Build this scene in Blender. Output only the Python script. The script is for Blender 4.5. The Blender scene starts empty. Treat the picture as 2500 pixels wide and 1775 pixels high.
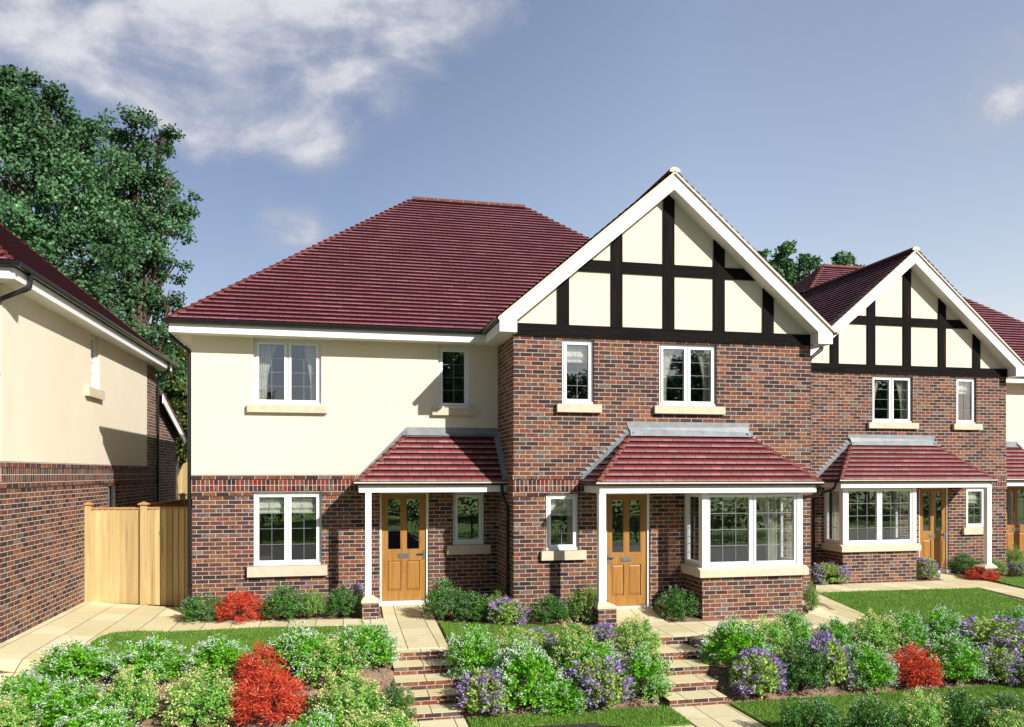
import bpy, bmesh, math, random
import numpy as np
from mathutils import Vector, Matrix, noise as mnoise

# ------------------------------------------------------------------ camera, sky, sun
scene = bpy.context.scene
COL = scene.collection
F_PX, CX, HY, EYE = 1920.0, 1250.0, 1154.0, 2.45      # photograph: 2500 x 1775
YAW = math.atan(412 / 1920)
SA, CA = math.sin(YAW), math.cos(YAW)

cam_d = bpy.data.cameras.new('camera')
cam = bpy.data.objects.new('camera', cam_d)
COL.objects.link(cam)
cam.location = (0, 0, EYE)
cam.rotation_euler = (math.radians(90), 0, -YAW)
cam_d.sensor_fit = 'HORIZONTAL'
cam_d.sensor_width = 36
cam_d.lens = F_PX / 2500 * 36
cam_d.shift_y = (HY - 887.5) / 2500
cam_d.clip_end = 2000
cam_d.clip_start = 0.05
scene.camera = cam

SUN_TO = Vector((1.25, -1.765, 1.347)).normalized()
sun_d = bpy.data.lights.new('sun', 'SUN')
sun_d.energy = 5.0
sun_d.angle = math.radians(0.5)
sun_d.color = (1.0, 0.955, 0.87)
sun = bpy.data.objects.new('sun', sun_d)
COL.objects.link(sun)
sun.rotation_euler = (-SUN_TO).to_track_quat('-Z', 'Y').to_euler()
sun.location = SUN_TO * 60

SKY_STRENGTH = 0.069
scene.view_settings.view_transform = 'Standard'
scene.view_settings.look = 'None'
scene.view_settings.gamma = 1
scene.view_settings.exposure = 0.50
scene.render.engine = 'CYCLES'
scene.cycles.max_bounces = 8
scene.cycles.transparent_max_bounces = 16


class NT:
    """small helper round a node tree"""
    def __init__(s, nt):
        s.nt = nt
        nt.nodes.clear()

    def n(s, t, **kw):
        nd = s.nt.nodes.new(t)
        for k, v in kw.items():
            if k.startswith('i_'):
                s.set(nd, k[2:], v)
            else:
                setattr(nd, k, v)
        return nd

    def set(s, nd, key, v):
        sock = nd.inputs[int(key)] if str(key).isdigit() else nd.inputs[key.replace('_', ' ')]
        if hasattr(v, 'is_output') or isinstance(v, bpy.types.NodeSocket):
            s.nt.links.new(v, sock)
        else:
            sock.default_value = v

    def math(s, op, a, b=None, c=None, clamp=False):
        nd = s.nt.nodes.new('ShaderNodeMath')
        nd.operation = op
        nd.use_clamp = clamp
        for i, v in enumerate((a, b, c)):
            if v is not None:
                s.set(nd, str(i), v)
        return nd.outputs[0]

    def smooth(s, v, lo, hi, a=0.0, b=1.0):
        nd = s.nt.nodes.new('ShaderNodeMapRange')
        nd.interpolation_type = 'SMOOTHSTEP'
        s.set(nd, '0', v)
        for i, x in zip('1234', (lo, hi, a, b)):
            s.set(nd, i, x)
        return nd.outputs[0]

    def mix(s, fac, a, b, mode='MIX'):
        nd = s.nt.nodes.new('ShaderNodeMix')
        nd.data_type = 'RGBA'
        nd.blend_type = mode
        s.set(nd, '0', fac)
        for i, v in (('6', a), ('7', b)):
            if isinstance(v, tuple) and len(v) == 3:
                v = (*v, 1)
            s.set(nd, i, v)
        return nd.outputs[2]

    def ramp(s, fac, stops, interp='LINEAR'):
        nd = s.nt.nodes.new('ShaderNodeValToRGB')
        nd.color_ramp.interpolation = interp
        el = nd.color_ramp.elements
        while len(el) < len(stops):
            el.new(0.5)
        for e, (p, c) in zip(el, stops):
            e.position = p
            e.color = (*c, 1)
        s.set(nd, 'Fac', fac)
        return nd.outputs[0]

    def noise(s, vec, scale, detail=4, rough=0.55, dim='3D', dist=0.0):
        nd = s.nt.nodes.new('ShaderNodeTexNoise')
        nd.noise_dimensions = dim
        if vec is not None:
            s.set(nd, 'Vector', vec)
        s.set(nd, 'Scale', scale)
        s.set(nd, 'Detail', detail)
        s.set(nd, 'Roughness', rough)
        s.set(nd, 'Distortion', dist)
        return nd.outputs['Fac']

    def comb(s, x, y, z=0.0):
        nd = s.nt.nodes.new('ShaderNodeCombineXYZ')
        for i, v in enumerate((x, y, z)):
            s.set(nd, str(i), v)
        return nd.outputs[0]


def photo_dir(x, y):
    """direction of a photograph pixel, in world axes"""
    u = (x - CX) / F_PX
    return (SA + u * CA, CA - u * SA, -(y - HY) / F_PX)


# ---- world: Nishita sky with soft clouds laid out by world direction
world = bpy.data.worlds.new('World')
scene.world = world
world.use_nodes = True
w = NT(world.node_tree)
sky = w.n('ShaderNodeTexSky', sky_type='NISHITA', sun_disc=False)
sky.sun_elevation = math.asin(SUN_TO.z)
sky.sun_rotation = math.atan2(SUN_TO.x, SUN_TO.y)
sky.air_density = 1.0
sky.dust_density = 1.6
sky.ozone_density = 1.5
tc = w.n('ShaderNodeTexCoord')
sep = w.n('ShaderNodeSeparateXYZ', i_0=tc.outputs['Generated'])
ay = w.math('MAXIMUM', w.math('ABSOLUTE', sep.outputs[1]), 0.02)
pp = w.math('DIVIDE', sep.outputs[0], ay)
qq = w.math('DIVIDE', sep.outputs[2], ay)
pq = w.comb(pp, qq, 0.0)


def cloud_blob(x, y, rx, ry, amp, rot=0.0):
    d = photo_dir(x, y)
    p0, q0 = d[0] / d[1], d[2] / d[1]
    dx = w.math('SUBTRACT', pp, p0)
    dy = w.math('SUBTRACT', qq, q0)
    c, s_ = math.cos(rot), math.sin(rot)
    a = w.math('ADD', w.math('MULTIPLY', dx, c / rx), w.math('MULTIPLY', dy, s_ / rx))
    b = w.math('SUBTRACT', w.math('MULTIPLY', dy, c / ry), w.math('MULTIPLY', dx, s_ / ry))
    r2 = w.math('ADD', w.math('MULTIPLY', a, a), w.math('MULTIPLY', b, b))
    return w.math('MULTIPLY', w.math('EXPONENT', w.math('MULTIPLY', r2, -1.0)), amp)


mask = None
for args in ((760, 100, .13, .09, .86, 0.5), (980, 50, .17, .055, 0.72, 0.3), (650, 215, .10, .06, .60, 0.6), (1200, 40, .12, .035, .42, .2),
             (110, 50, .22, .08, .62, 0.0), (430, 130, .13, .09, .50, .2), (560, 40, .12, .06, .45, 0), (560, 270, .09, .06, .40, 0.4), (730, 340, .05, .035, .45, 0), (500, 270, .06, .05, .42, 0.3),
             (2440, 270, .15, .05, .72, 0.1), (2480, 160, .10, .06, .52, 0.3), (705, 560, .055, .035, 1.3, 0), (735, 350, .05, .03, .35, 0), (250, 200, .10, .05, .32, 0)):
    g = cloud_blob(*args)
    mask = g if mask is None else w.math('ADD', mask, g)
# a few clouds elsewhere round the sky (seen in the window reflections)
mask = w.math('MINIMUM', mask, 0.95)
back = w.smooth(sep.outputs[1], 0.05, -0.2)
mask = w.math('ADD', mask, w.math('MULTIPLY', back, 0.16))
fb = w.noise(w.comb(pp, w.math('MULTIPLY', qq, 1.45), 7.9), 6.0, 8, 0.56, dist=0.25)
fb2 = w.noise(pq, 19.0, 5, 0.6)
dens = w.math('ADD', mask, w.math('MULTIPLY', w.math('SUBTRACT', fb, 0.51), 3.3))
dens = w.math('ADD', dens, w.math('MULTIPLY', w.math('SUBTRACT', fb2, 0.5), 0.50))
cov = w.math('MULTIPLY', w.smooth(dens, 0.02, 1.25, 0.0, 0.90), w.smooth(mask, 0.05, 0.32))
cov = w.math('MULTIPLY', cov, w.smooth(sep.outputs[2], 0.02, 0.12))
front_ = w.smooth(sep.outputs[1], -0.1, 0.25)
gain = w.ramp(w.smooth(pp, -0.55, 1.25), [(0.0, (0.46, 0.49, 0.56)), (0.22, (0.49, 0.54, 0.63)), (0.60, (0.86, 0.89, 0.92)), (1.0, (0.90, 0.90, 0.90))])
gain = w.mix(front_, (0.19, 0.245, 0.34), gain)
skyc = w.mix(1.0, sky.outputs[0], w.mix(1.0, gain, (3.35, 2.62, 2.19), 'MULTIPLY'), 'MULTIPLY')
cloudc = w.mix(w.smooth(dens, 0.5, 1.35), (5.0, 5.2, 6.2), (8.2, 8.2, 8.6))
skyc = w.mix(cov, skyc, cloudc)
bg = w.n('ShaderNodeBackground', i_Color=skyc, i_Strength=SKY_STRENGTH)
out = w.n('ShaderNodeOutputWorld', i_Surface=bg.outputs[0])

# ------------------------------------------------------------------ materials
MATS = {}


def new_mat(name):
    m = bpy.data.materials.new(name)
    m.use_nodes = True
    t = NT(m.node_tree)
    o = t.n('ShaderNodeOutputMaterial')
    b = t.n('ShaderNodeBsdfPrincipled')
    t.nt.links.new(b.outputs[0], o.inputs[0])
    MATS[name] = m
    return m, t, b, o


def uvsep(t):
    uv = t.n('ShaderNodeUVMap', uv_map='UVMap')
    s = t.n('ShaderNodeSeparateXYZ', i_0=uv.outputs[0])
    return uv.outputs[0], s.outputs[0], s.outputs[1]


def bump(t, b, h, dist, strength=1.0):
    nd = t.n('ShaderNodeBump')
    t.set(nd, 'Strength', strength)
    t.set(nd, 'Distance', dist)
    t.set(nd, 'Height', h)
    t.set(b, 'Normal', nd.outputs[0])


def plain(name, col, rough=0.5, var=0.06, scale=6.0, bumpd=0.0, spec=0.5, metal=0.0):
    m, t, b, o = new_mat(name)
    co = t.n('ShaderNodeTexCoord').outputs['Object']
    n1 = t.noise(co, scale, 5, 0.6)
    c2 = tuple(max(0, c * (1 - var * 2)) for c in col)
    c3 = tuple(min(1, c * (1 + var)) for c in col)
    t.set(b, 'Base Color', t.mix(t.smooth(n1, 0.3, 0.7), c2, c3))
    t.set(b, 'Roughness', rough)
    t.set(b, 'Specular IOR Level', spec)
    t.set(b, 'Metallic', metal)
    if bumpd:
        bump(t, b, t.noise(co, 160, 3, 0.6), bumpd)
    return m


def brick_material(name, bw, bh, stops, bond=0.5, mortar=(0.60, 0.525, 0.455), mw=0.0048):
    m, t, b, o = new_mat(name)
    uv, u, v = uvsep(t)
    vv = t.math('DIVIDE', v, bh)
    row = t.math('FLOOR', vv)
    off = t.math('MULTIPLY', t.math('FLOORED_MODULO', row, 2.0), bond)
    jit = t.n('ShaderNodeTexWhiteNoise', noise_dimensions='1D', i_W=row).outputs[0]
    uu = t.math('ADD', t.math('DIVIDE', u, bw), t.math('ADD', off, t.math('MULTIPLY', jit, 0.10)))
    colm = t.math('FLOOR', uu)
    fu = t.math('FRACT', uu)
    fv = t.math('FRACT', vv)
    du = t.math('MULTIPLY', t.math('MINIMUM', fu, t.math('SUBTRACT', 1.0, fu)), bw)
    dv = t.math('MULTIPLY', t.math('MINIMUM', fv, t.math('SUBTRACT', 1.0, fv)), bh)
    nz = t.noise(uv, 55, 3, 0.6)
    d = t.math('ADD', t.math('MINIMUM', du, dv), t.math('MULTIPLY', t.math('SUBTRACT', nz, 0.5), 0.004))
    inside = t.smooth(d, mw - 0.0015, mw + 0.0015)
    wn = t.n('ShaderNodeTexWhiteNoise', noise_dimensions='2D', i_Vector=t.comb(colm, row))
    big = t.noise(uv, 0.9, 2, 0.5)
    key = t.math('ADD', wn.outputs[0], t.math('MULTIPLY', t.math('SUBTRACT', big, 0.5), 0.25), clamp=True)
    c = t.ramp(key, stops)
    sp = t.n('ShaderNodeSeparateXYZ', i_0=wn.outputs[1])
    sv = t.comb(t.math('ADD', u, t.math('MULTIPLY', sp.outputs[1], 9.0)), v, 0.0)
    smn = t.noise(sv, 20, 4, 0.65)
    amount = t.math('MULTIPLY', t.smooth(smn, 0.45, 0.62), t.math('ADD', 0.42, t.math('MULTIPLY', sp.outputs[2], 0.5)))
    c = t.mix(amount, c, (0.035, 0.024, 0.026))
    c = t.mix(t.smooth(t.noise(uv, 80, 3, 0.7), 0.45, 0.8, 0.0, 0.18), c, (0.32, 0.17, 0.10))
    c = t.mix(1.0, c, (0.88, 0.86, 0.88), 'MULTIPLY')
    mort = t.mix(t.noise(uv, 30, 3, 0.6), tuple(x * 0.8 for x in mortar), mortar)
    t.set(b, 'Base Color', t.mix(inside, mort, c))
    t.set(b, 'Roughness', 0.85)
    t.set(b, 'Specular IOR Level', 0.25)
    bump(t, b, t.math('ADD', inside, t.math('MULTIPLY', nz, 0.35)), 0.006, 0.8)
    return m


brick_material('brick', 0.225, 0.075, [(0.0, (0.034, 0.021, 0.021)), (0.16, (0.070, 0.034, 0.030)), (0.30, (0.105, 0.046, 0.042)), (0.46, (0.17, 0.066, 0.036)),
                                       (0.62, (0.225, 0.092, 0.042)), (0.76, (0.29, 0.128, 0.058)), (0.84, (0.23, 0.055, 0.030)), (0.91, (0.21, 0.16, 0.125)), (1.0, (0.10, 0.082, 0.072))])
brick_material('soldier_brick', 0.075, 0.222, [(0.0, (0.012, 0.010, 0.012)), (0.25, (0.03, 0.018, 0.018)), (0.40, (0.18, 0.020, 0.013)), (0.60, (0.27, 0.028, 0.015)),
                                               (0.75, (0.22, 0.075, 0.035)), (0.88, (0.16, 0.125, 0.10)), (1.0, (0.05, 0.018, 0.015))], bond=0.0)


def tile_material(name, tw, gauge, deep, lip, orange):
    m, t, b, o = new_mat(name)
    uv, u, v = uvsep(t)
    vv = t.math('DIVIDE', v, gauge)
    row = t.math('FLOOR', t.math('ADD', vv, 0.001))
    fv = t.math('SUBTRACT', vv, row)
    uu = t.math('ADD', t.math('DIVIDE', u, tw), t.math('MULTIPLY', t.math('FLOORED_MODULO', row, 2.0), 0.45))
    colm = t.math('FLOOR', uu)
    fu = t.math('FRACT', uu)
    du = t.math('MULTIPLY', t.math('MINIMUM', fu, t.math('SUBTRACT', 1.0, fu)), tw)
    wn = t.n('ShaderNodeTexWhiteNoise', noise_dimensions='2D', i_Vector=t.comb(colm, row))
    sp = t.n('ShaderNodeSeparateXYZ', i_0=wn.outputs[1])
    nz = t.noise(uv, 45, 4, 0.65)
    # each tile grows paler towards its lower lip
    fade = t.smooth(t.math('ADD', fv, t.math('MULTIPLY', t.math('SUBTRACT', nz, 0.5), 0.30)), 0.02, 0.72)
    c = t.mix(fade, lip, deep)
    c = t.mix(t.math('MULTIPLY', sp.outputs[0], 0.35), c, orange)
    c = t.mix(1.0, c, t.ramp(sp.outputs[1], [(0, (0.80, 0.80, 0.80)), (1, (1.12, 1.12, 1.12))]), 'MULTIPLY')
    c = t.mix(t.smooth(t.noise(uv, 0.7, 3, 0.6), 0.35, 0.7, 0.0, 0.25), c, tuple(x * 0.6 for x in deep))
    joint = t.smooth(du, 0.0025, 0.0055)
    c = t.mix(joint, (0.02, 0.006, 0.008), c)
    t.set(b, 'Base Color', c)
    t.set(b, 'Roughness', 0.62)
    t.set(b, 'Specular IOR Level', 0.35)
    bump(t, b, t.math('ADD', joint, t.math('MULTIPLY', nz, 0.15)), 0.004, 0.8)
    return m


G_MAIN, G_PORCH = 0.145, 0.152
tile_material('roof_tile', 0.255, G_MAIN, (0.095, 0.004, 0.011), (0.34, 0.175, 0.195), (0.14, 0.012, 0.012))
tile_material('porch_tile', 0.205, G_PORCH, (0.135, 0.007, 0.009), (0.34, 0.235, 0.24), (0.19, 0.024, 0.016))
plain('hip_tile', (0.17, 0.028, 0.018), 0.7, 0.22, 9.0)
plain('ridge_tile', (0.17, 0.045, 0.036), 0.8, 0.22, 30.0)
plain('tile_shadow_line', (0.022, 0.004, 0.006), 0.95, 0.2, spec=0.1)  # near-black riser colour paints in the shadow line under each tile course
plain('mortar', (0.62, 0.54, 0.47), 0.9, 0.08)
plain('white_paint', (0.80, 0.80, 0.79), 0.35, 0.015, 3.0)
plain('upvc', (0.80, 0.81, 0.83), 0.30, 0.01, 3.0)
plain('gutter_black', (0.012, 0.012, 0.013), 0.30, 0.1)
plain('pipe_black', (0.014, 0.014, 0.015), 0.28, 0.1)
plain('lead', (0.23, 0.25, 0.27), 0.55, 0.10, 5.0)
plain('stone', (0.58, 0.51, 0.38), 0.8, 0.05, 8.0, 0.0008)
plain('verge_mortar', (0.66, 0.57, 0.48), 0.9, 0.06, 12.0)
plain('steel', (0.32, 0.33, 0.32), 0.35, 0.1, 20.0, metal=0.8)
plain('lead_came', (0.20, 0.21, 0.22), 0.5, 0.05)
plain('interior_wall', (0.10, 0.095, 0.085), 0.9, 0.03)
plain('curtain', (0.80, 0.78, 0.70), 0.9, 0.04, 2.0)
plain('blind', (0.82, 0.81, 0.74), 0.85, 0.03, 2.0)
plain('car_paint', (0.008, 0.008, 0.009), 0.12, 0.02, spec=0.7)
plain('rubber', (0.02, 0.02, 0.02), 0.8)
plain('asphalt', (0.05, 0.05, 0.052), 0.9, 0.15, 14.0, 0.002)
plain('kerb_stone', (0.34, 0.33, 0.31), 0.9, 0.12, 14.0, 0.001)
plain('bark', (0.10, 0.075, 0.055), 0.95, 0.3, 5.0, 0.004)
plain('iron', (0.012, 0.012, 0.012), 0.4, 0.1)


def render_material():
    m, t, b, o = new_mat('render')
    co = t.n('ShaderNodeTexCoord').outputs['Object']
    n1 = t.noise(co, 0.8, 4, 0.6)
    n2 = t.noise(co, 140, 3, 0.7)
    c = t.mix(t.smooth(n1, 0.3, 0.75), (0.695, 0.635, 0.51), (0.735, 0.675, 0.545))
    c = t.mix(t.smooth(n2, 0.3, 0.7, 0.0, 0.12), c, (0.6, 0.5, 0.32))
    t.set(b, 'Base Color', c)
    t.set(b, 'Roughness', 0.92)
    t.set(b, 'Specular IOR Level', 0.2)
    bump(t, b, n2, 0.003, 0.7)


render_material()


def wood_material(name, a, c2, dark, vertical=True, rough=0.6, scale=1.0, joints=0.0, spec=0.35):
    m, t, b, o = new_mat(name)
    co = t.n('ShaderNodeTexCoord').outputs['Object']
    mp = t.n('ShaderNodeMapping', i_Vector=co)
    mp.inputs['Scale'].default_value = (26 * scale, 26 * scale, 1.3 * scale) if vertical else (1.3 * scale, 26 * scale, 26 * scale)
    g = t.noise(mp.outputs[0], 1.0, 5, 0.6, dist=0.8)
    kn = t.noise(mp.outputs[0], 0.45, 2, 0.5)
    c = t.mix(t.smooth(g, 0.3, 0.7), a, c2)
    c = t.mix(t.smooth(kn, 0.66, 0.78, 0.0, 0.7), c, dark)
    if joints:
        s = t.n('ShaderNodeSeparateXYZ', i_0=co)
        # boards differ in tone along the fence
        ui = t.math('FLOOR', t.math('DIVIDE', t.math('ADD', s.outputs[0], s.outputs[1]), joints))
        wn = t.n('ShaderNodeTexWhiteNoise', noise_dimensions='1D', i_W=ui).outputs[0]
        c = t.mix(1.0, c, t.ramp(wn, [(0, (0.72, 0.69, 0.62)), (1, (1.1, 1.08, 1.02))]), 'MULTIPLY')
    t.set(b, 'Base Color', c)
    t.set(b, 'Roughness', rough)
    t.set(b, 'Specular IOR Level', spec)
    bump(t, b, g, 0.0015, 0.6)
    return m


wood_material('door_oak', (0.27, 0.125, 0.028), (0.37, 0.185, 0.050), (0.15, 0.060, 0.015), True, 0.38)
wood_material('timber_vertical', (0.006, 0.0055, 0.0055), (0.013, 0.0115, 0.011), (0.06, 0.017, 0.009), True, 0.85, spec=0.06)
wood_material('timber_horizontal', (0.006, 0.0055, 0.0055), (0.013, 0.0115, 0.011), (0.06, 0.017, 0.009), False, 0.85, spec=0.06)
wood_material('fence_wood', (0.50, 0.365, 0.175), (0.62, 0.48, 0.255), (0.28, 0.14, 0.05), True, 0.75, 0.8, 0.105)
wood_material('fence_rail', (0.40, 0.19, 0.075), (0.48, 0.25, 0.10), (0.25, 0.10, 0.04), False, 0.75)


def glass_material(name='glass', tint=(1, 1, 1)):
    m, t, b, o = new_mat(name)
    t.nt.nodes.remove(b)
    tr = t.n('ShaderNodeBsdfTransparent', i_Color=(0.90, 0.92, 0.91, 1))
    gl = t.n('ShaderNodeBsdfGlossy', i_Color=(1, 1, 1, 1), i_Roughness=0.01)
    geo = t.n('ShaderNodeNewGeometry')
    co = t.n('ShaderNodeTexCoord').outputs['Object']
    bm = t.n('ShaderNodeBump', i_Strength=0.25, i_Distance=0.002, i_Height=t.noise(co, 3.0, 1, 0.5))
    t.set(gl, 'Normal', bm.outputs[0])
    dt = t.n('ShaderNodeVectorMath', operation='DOT_PRODUCT')
    t.set(dt, '0', geo.outputs['Incoming'])
    t.set(dt, '1', geo.outputs['Normal'])
    om = t.math('SUBTRACT', 1.0, t.math('ABSOLUTE', dt.outputs['Value']), clamp=True)
    fac = t.math('MULTIPLY_ADD', t.math('POWER', om, 4.0), 0.82, 0.18, clamp=True)
    mx = t.n('ShaderNodeMixShader', i_0=fac, i_1=tr.outputs[0], i_2=gl.outputs[0])
    t.nt.links.new(mx.outputs[0], o.inputs[0])


glass_material()


def paving_material():
    m, t, b, o = new_mat('paving')
    uv, u, v = uvsep(t)
    wob = t.math('MULTIPLY', t.math('SUBTRACT', t.noise(uv, 3.0, 3, 0.6), 0.5), 0.03)
    sx, sy = 0.46, 0.62
    uu = t.math('DIVIDE', t.math('ADD', u, wob), sx)
    vv = t.math('DIVIDE', t.math('ADD', v, wob), sy)
    fu, fv = t.math('FRACT', uu), t.math('FRACT', vv)
    du = t.math('MULTIPLY', t.math('MINIMUM', fu, t.math('SUBTRACT', 1.0, fu)), sx)
    dv = t.math('MULTIPLY', t.math('MINIMUM', fv, t.math('SUBTRACT', 1.0, fv)), sy)
    wn = t.n('ShaderNodeTexWhiteNoise', noise_dimensions='2D', i_Vector=t.comb(t.math('FLOOR', uu), t.math('FLOOR', vv))).outputs[0]
    c = t.ramp(wn, [(0, (0.55, 0.485, 0.28)), (0.5, (0.62, 0.55, 0.345)), (1, (0.68, 0.62, 0.42))])
    st = t.noise(uv, 2.2, 6, 0.65)
    c = t.mix(t.smooth(st, 0.5, 0.75, 0.0, 0.55), c, (0.44, 0.37, 0.17))
    c = t.mix(t.smooth(t.noise(uv, 70, 3, 0.7), 0.55, 0.8, 0.0, 0.4), c, (0.38, 0.31, 0.18))
    j1 = t.smooth(t.math('ADD', du, t.math('MULTIPLY', t.math('SUBTRACT', t.noise(uv, 35, 2), 0.5), 0.008)), 0.003, 0.008)
    j2 = t.smooth(dv, 0.001, 0.006, 0.55, 1.0)
    c = t.mix(t.math('MULTIPLY', j1, j2), (0.07, 0.055, 0.035), c)
    t.set(b, 'Base Color', c)
    t.set(b, 'Roughness', 0.9)
    t.set(b, 'Specular IOR Level', 0.2)
    bump(t, b, t.math('ADD', j1, t.math('MULTIPLY', st, 0.4)), 0.006, 0.7)


paving_material()


def soil_material():
    m, t, b, o = new_mat('soil')
    co = t.n('ShaderNodeTexCoord').outputs['Object']
    n1 = t.noise(co, 3.0, 6, 0.65)
    n2 = t.noise(co, 24, 6, 0.7, dist=0.5)
    c = t.mix(t.smooth(n1, 0.3, 0.7), (0.26, 0.165, 0.115), (0.42, 0.295, 0.215))
    c = t.mix(t.smooth(n2, 0.35, 0.5), (0.11, 0.065, 0.045), c)
    t.set(b, 'Base Color', c)
    t.set(b, 'Roughness', 1.0)
    t.set(b, 'Specular IOR Level', 0.1)
    bump(t, b, n2, 0.05, 1.0)


soil_material()


def lawn_material():
    m, t, b, o = new_mat('lawn')
    co = t.n('ShaderNodeTexCoord').outputs['Object']
    n1 = t.noise(co, 1.3, 5, 0.65)
    n2 = t.noise(co, 60, 4, 0.7)
    c = t.mix(t.smooth(n1, 0.3, 0.7), (0.085, 0.205, 0.022), (0.21, 0.38, 0.06))
    c = t.mix(t.smooth(n2, 0.3, 0.7, 0.0, 0.6), c, (0.06, 0.135, 0.018))
    t.set(b, 'Base Color', c)
    t.set(b, 'Roughness', 0.9)
    t.set(b, 'Specular IOR Level', 0.15)
    bump(t, b, n2, 0.03, 1.0)


lawn_material()


def leaf_material(name, stops, trans=0.25, gloss=0.35, rough=0.5, clump=0.0, cscale=3.0):
    """leaves: tone from the leaf's own random value (UV x), lighter and darker clumps from noise"""
    m, t, b, o = new_mat(name)
    uv, u, v = uvsep(t)
    c = t.ramp(u, stops)
    if clump:
        co = t.n('ShaderNodeTexCoord').outputs['Object']
        n1 = t.noise(co, cscale, 3, 0.6)
        c = t.mix(1.0, c, t.ramp(t.smooth(n1, 0.3, 0.7), [(0, (1 - clump, 1 - clump, 1 - clump)), (1, (1 + clump * 0.7,) * 3)]), 'MULTIPLY')
    t.set(b, 'Base Color', c)
    t.set(b, 'Roughness', rough)
    t.set(b, 'Specular IOR Level', gloss)
    tl = t.n('ShaderNodeBsdfTranslucent', i_Color=c)
    mx = t.n('ShaderNodeMixShader', i_0=trans, i_1=b.outputs[0], i_2=tl.outputs[0])
    t.nt.links.new(mx.outputs[0], o.inputs[0])


leaf_material('leaf_bright', [(0, (0.065, 0.25, 0.012)), (0.5, (0.16, 0.47, 0.020)), (1, (0.26, 0.62, 0.045))], 0.3)
leaf_material('leaf_yellowgreen', [(0, (0.11, 0.34, 0.04)), (0.5, (0.22, 0.52, 0.08)), (1, (0.36, 0.64, 0.16))], 0.3)
leaf_material('leaf_lime', [(0, (0.14, 0.25, 0.04)), (0.5, (0.34, 0.50, 0.11)), (1, (0.54, 0.66, 0.22))], 0.3)
leaf_material('leaf_dark', [(0, (0.025, 0.095, 0.014)), (0.6, (0.065, 0.20, 0.028)), (0.9, (0.13, 0.32, 0.055)), (1, (0.34, 0.48, 0.24))], 0.22)
leaf_material('leaf_olive', [(0, (0.08, 0.20, 0.03)), (0.6, (0.18, 0.36, 0.065)), (1, (0.42, 0.52, 0.16))], 0.28)
leaf_material('needle_red', [(0, (0.30, 0.022, 0.012)), (0.5, (0.62, 0.065, 0.030)), (0.85, (0.78, 0.14, 0.06)), (1, (0.86, 0.36, 0.20))], 0.2)
leaf_material('petal_white', [(0, (0.48, 0.55, 0.55)), (0.5, (0.68, 0.74, 0.70)), (1, (0.82, 0.85, 0.80))], 0.3)
leaf_material('petal_cream', [(0, (0.55, 0.47, 0.16)), (0.5, (0.74, 0.66, 0.30)), (1, (0.84, 0.78, 0.48))], 0.3)
leaf_material('petal_purple', [(0, (0.18, 0.09, 0.38)), (0.5, (0.36, 0.21, 0.60)), (1, (0.60, 0.46, 0.82))], 0.25)
leaf_material('tree_leaf', [(0, (0.042, 0.105, 0.042)), (0.6, (0.088, 0.200, 0.080)), (0.88, (0.16, 0.31, 0.135)), (1, (0.34, 0.52, 0.29))], 0.22, 0.3, 0.5, 0.45, 0.45)
leaf_material('hedge_leaf', [(0, (0.03, 0.05, 0.012)), (0.6, (0.085, 0.12, 0.025)), (1, (0.26, 0.29, 0.08))], 0.25, 0.3, 0.5, 0.5, 0.8)
leaf_material('grass_blade', [(0, (0.09, 0.20, 0.020)), (0.6, (0.17, 0.33, 0.045)), (1, (0.30, 0.46, 0.10))], 0.3, 0.2)

# ------------------------------------------------------------------ mesh building
XF = None      # optional coordinate transform applied to every vertex of a MB


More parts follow.
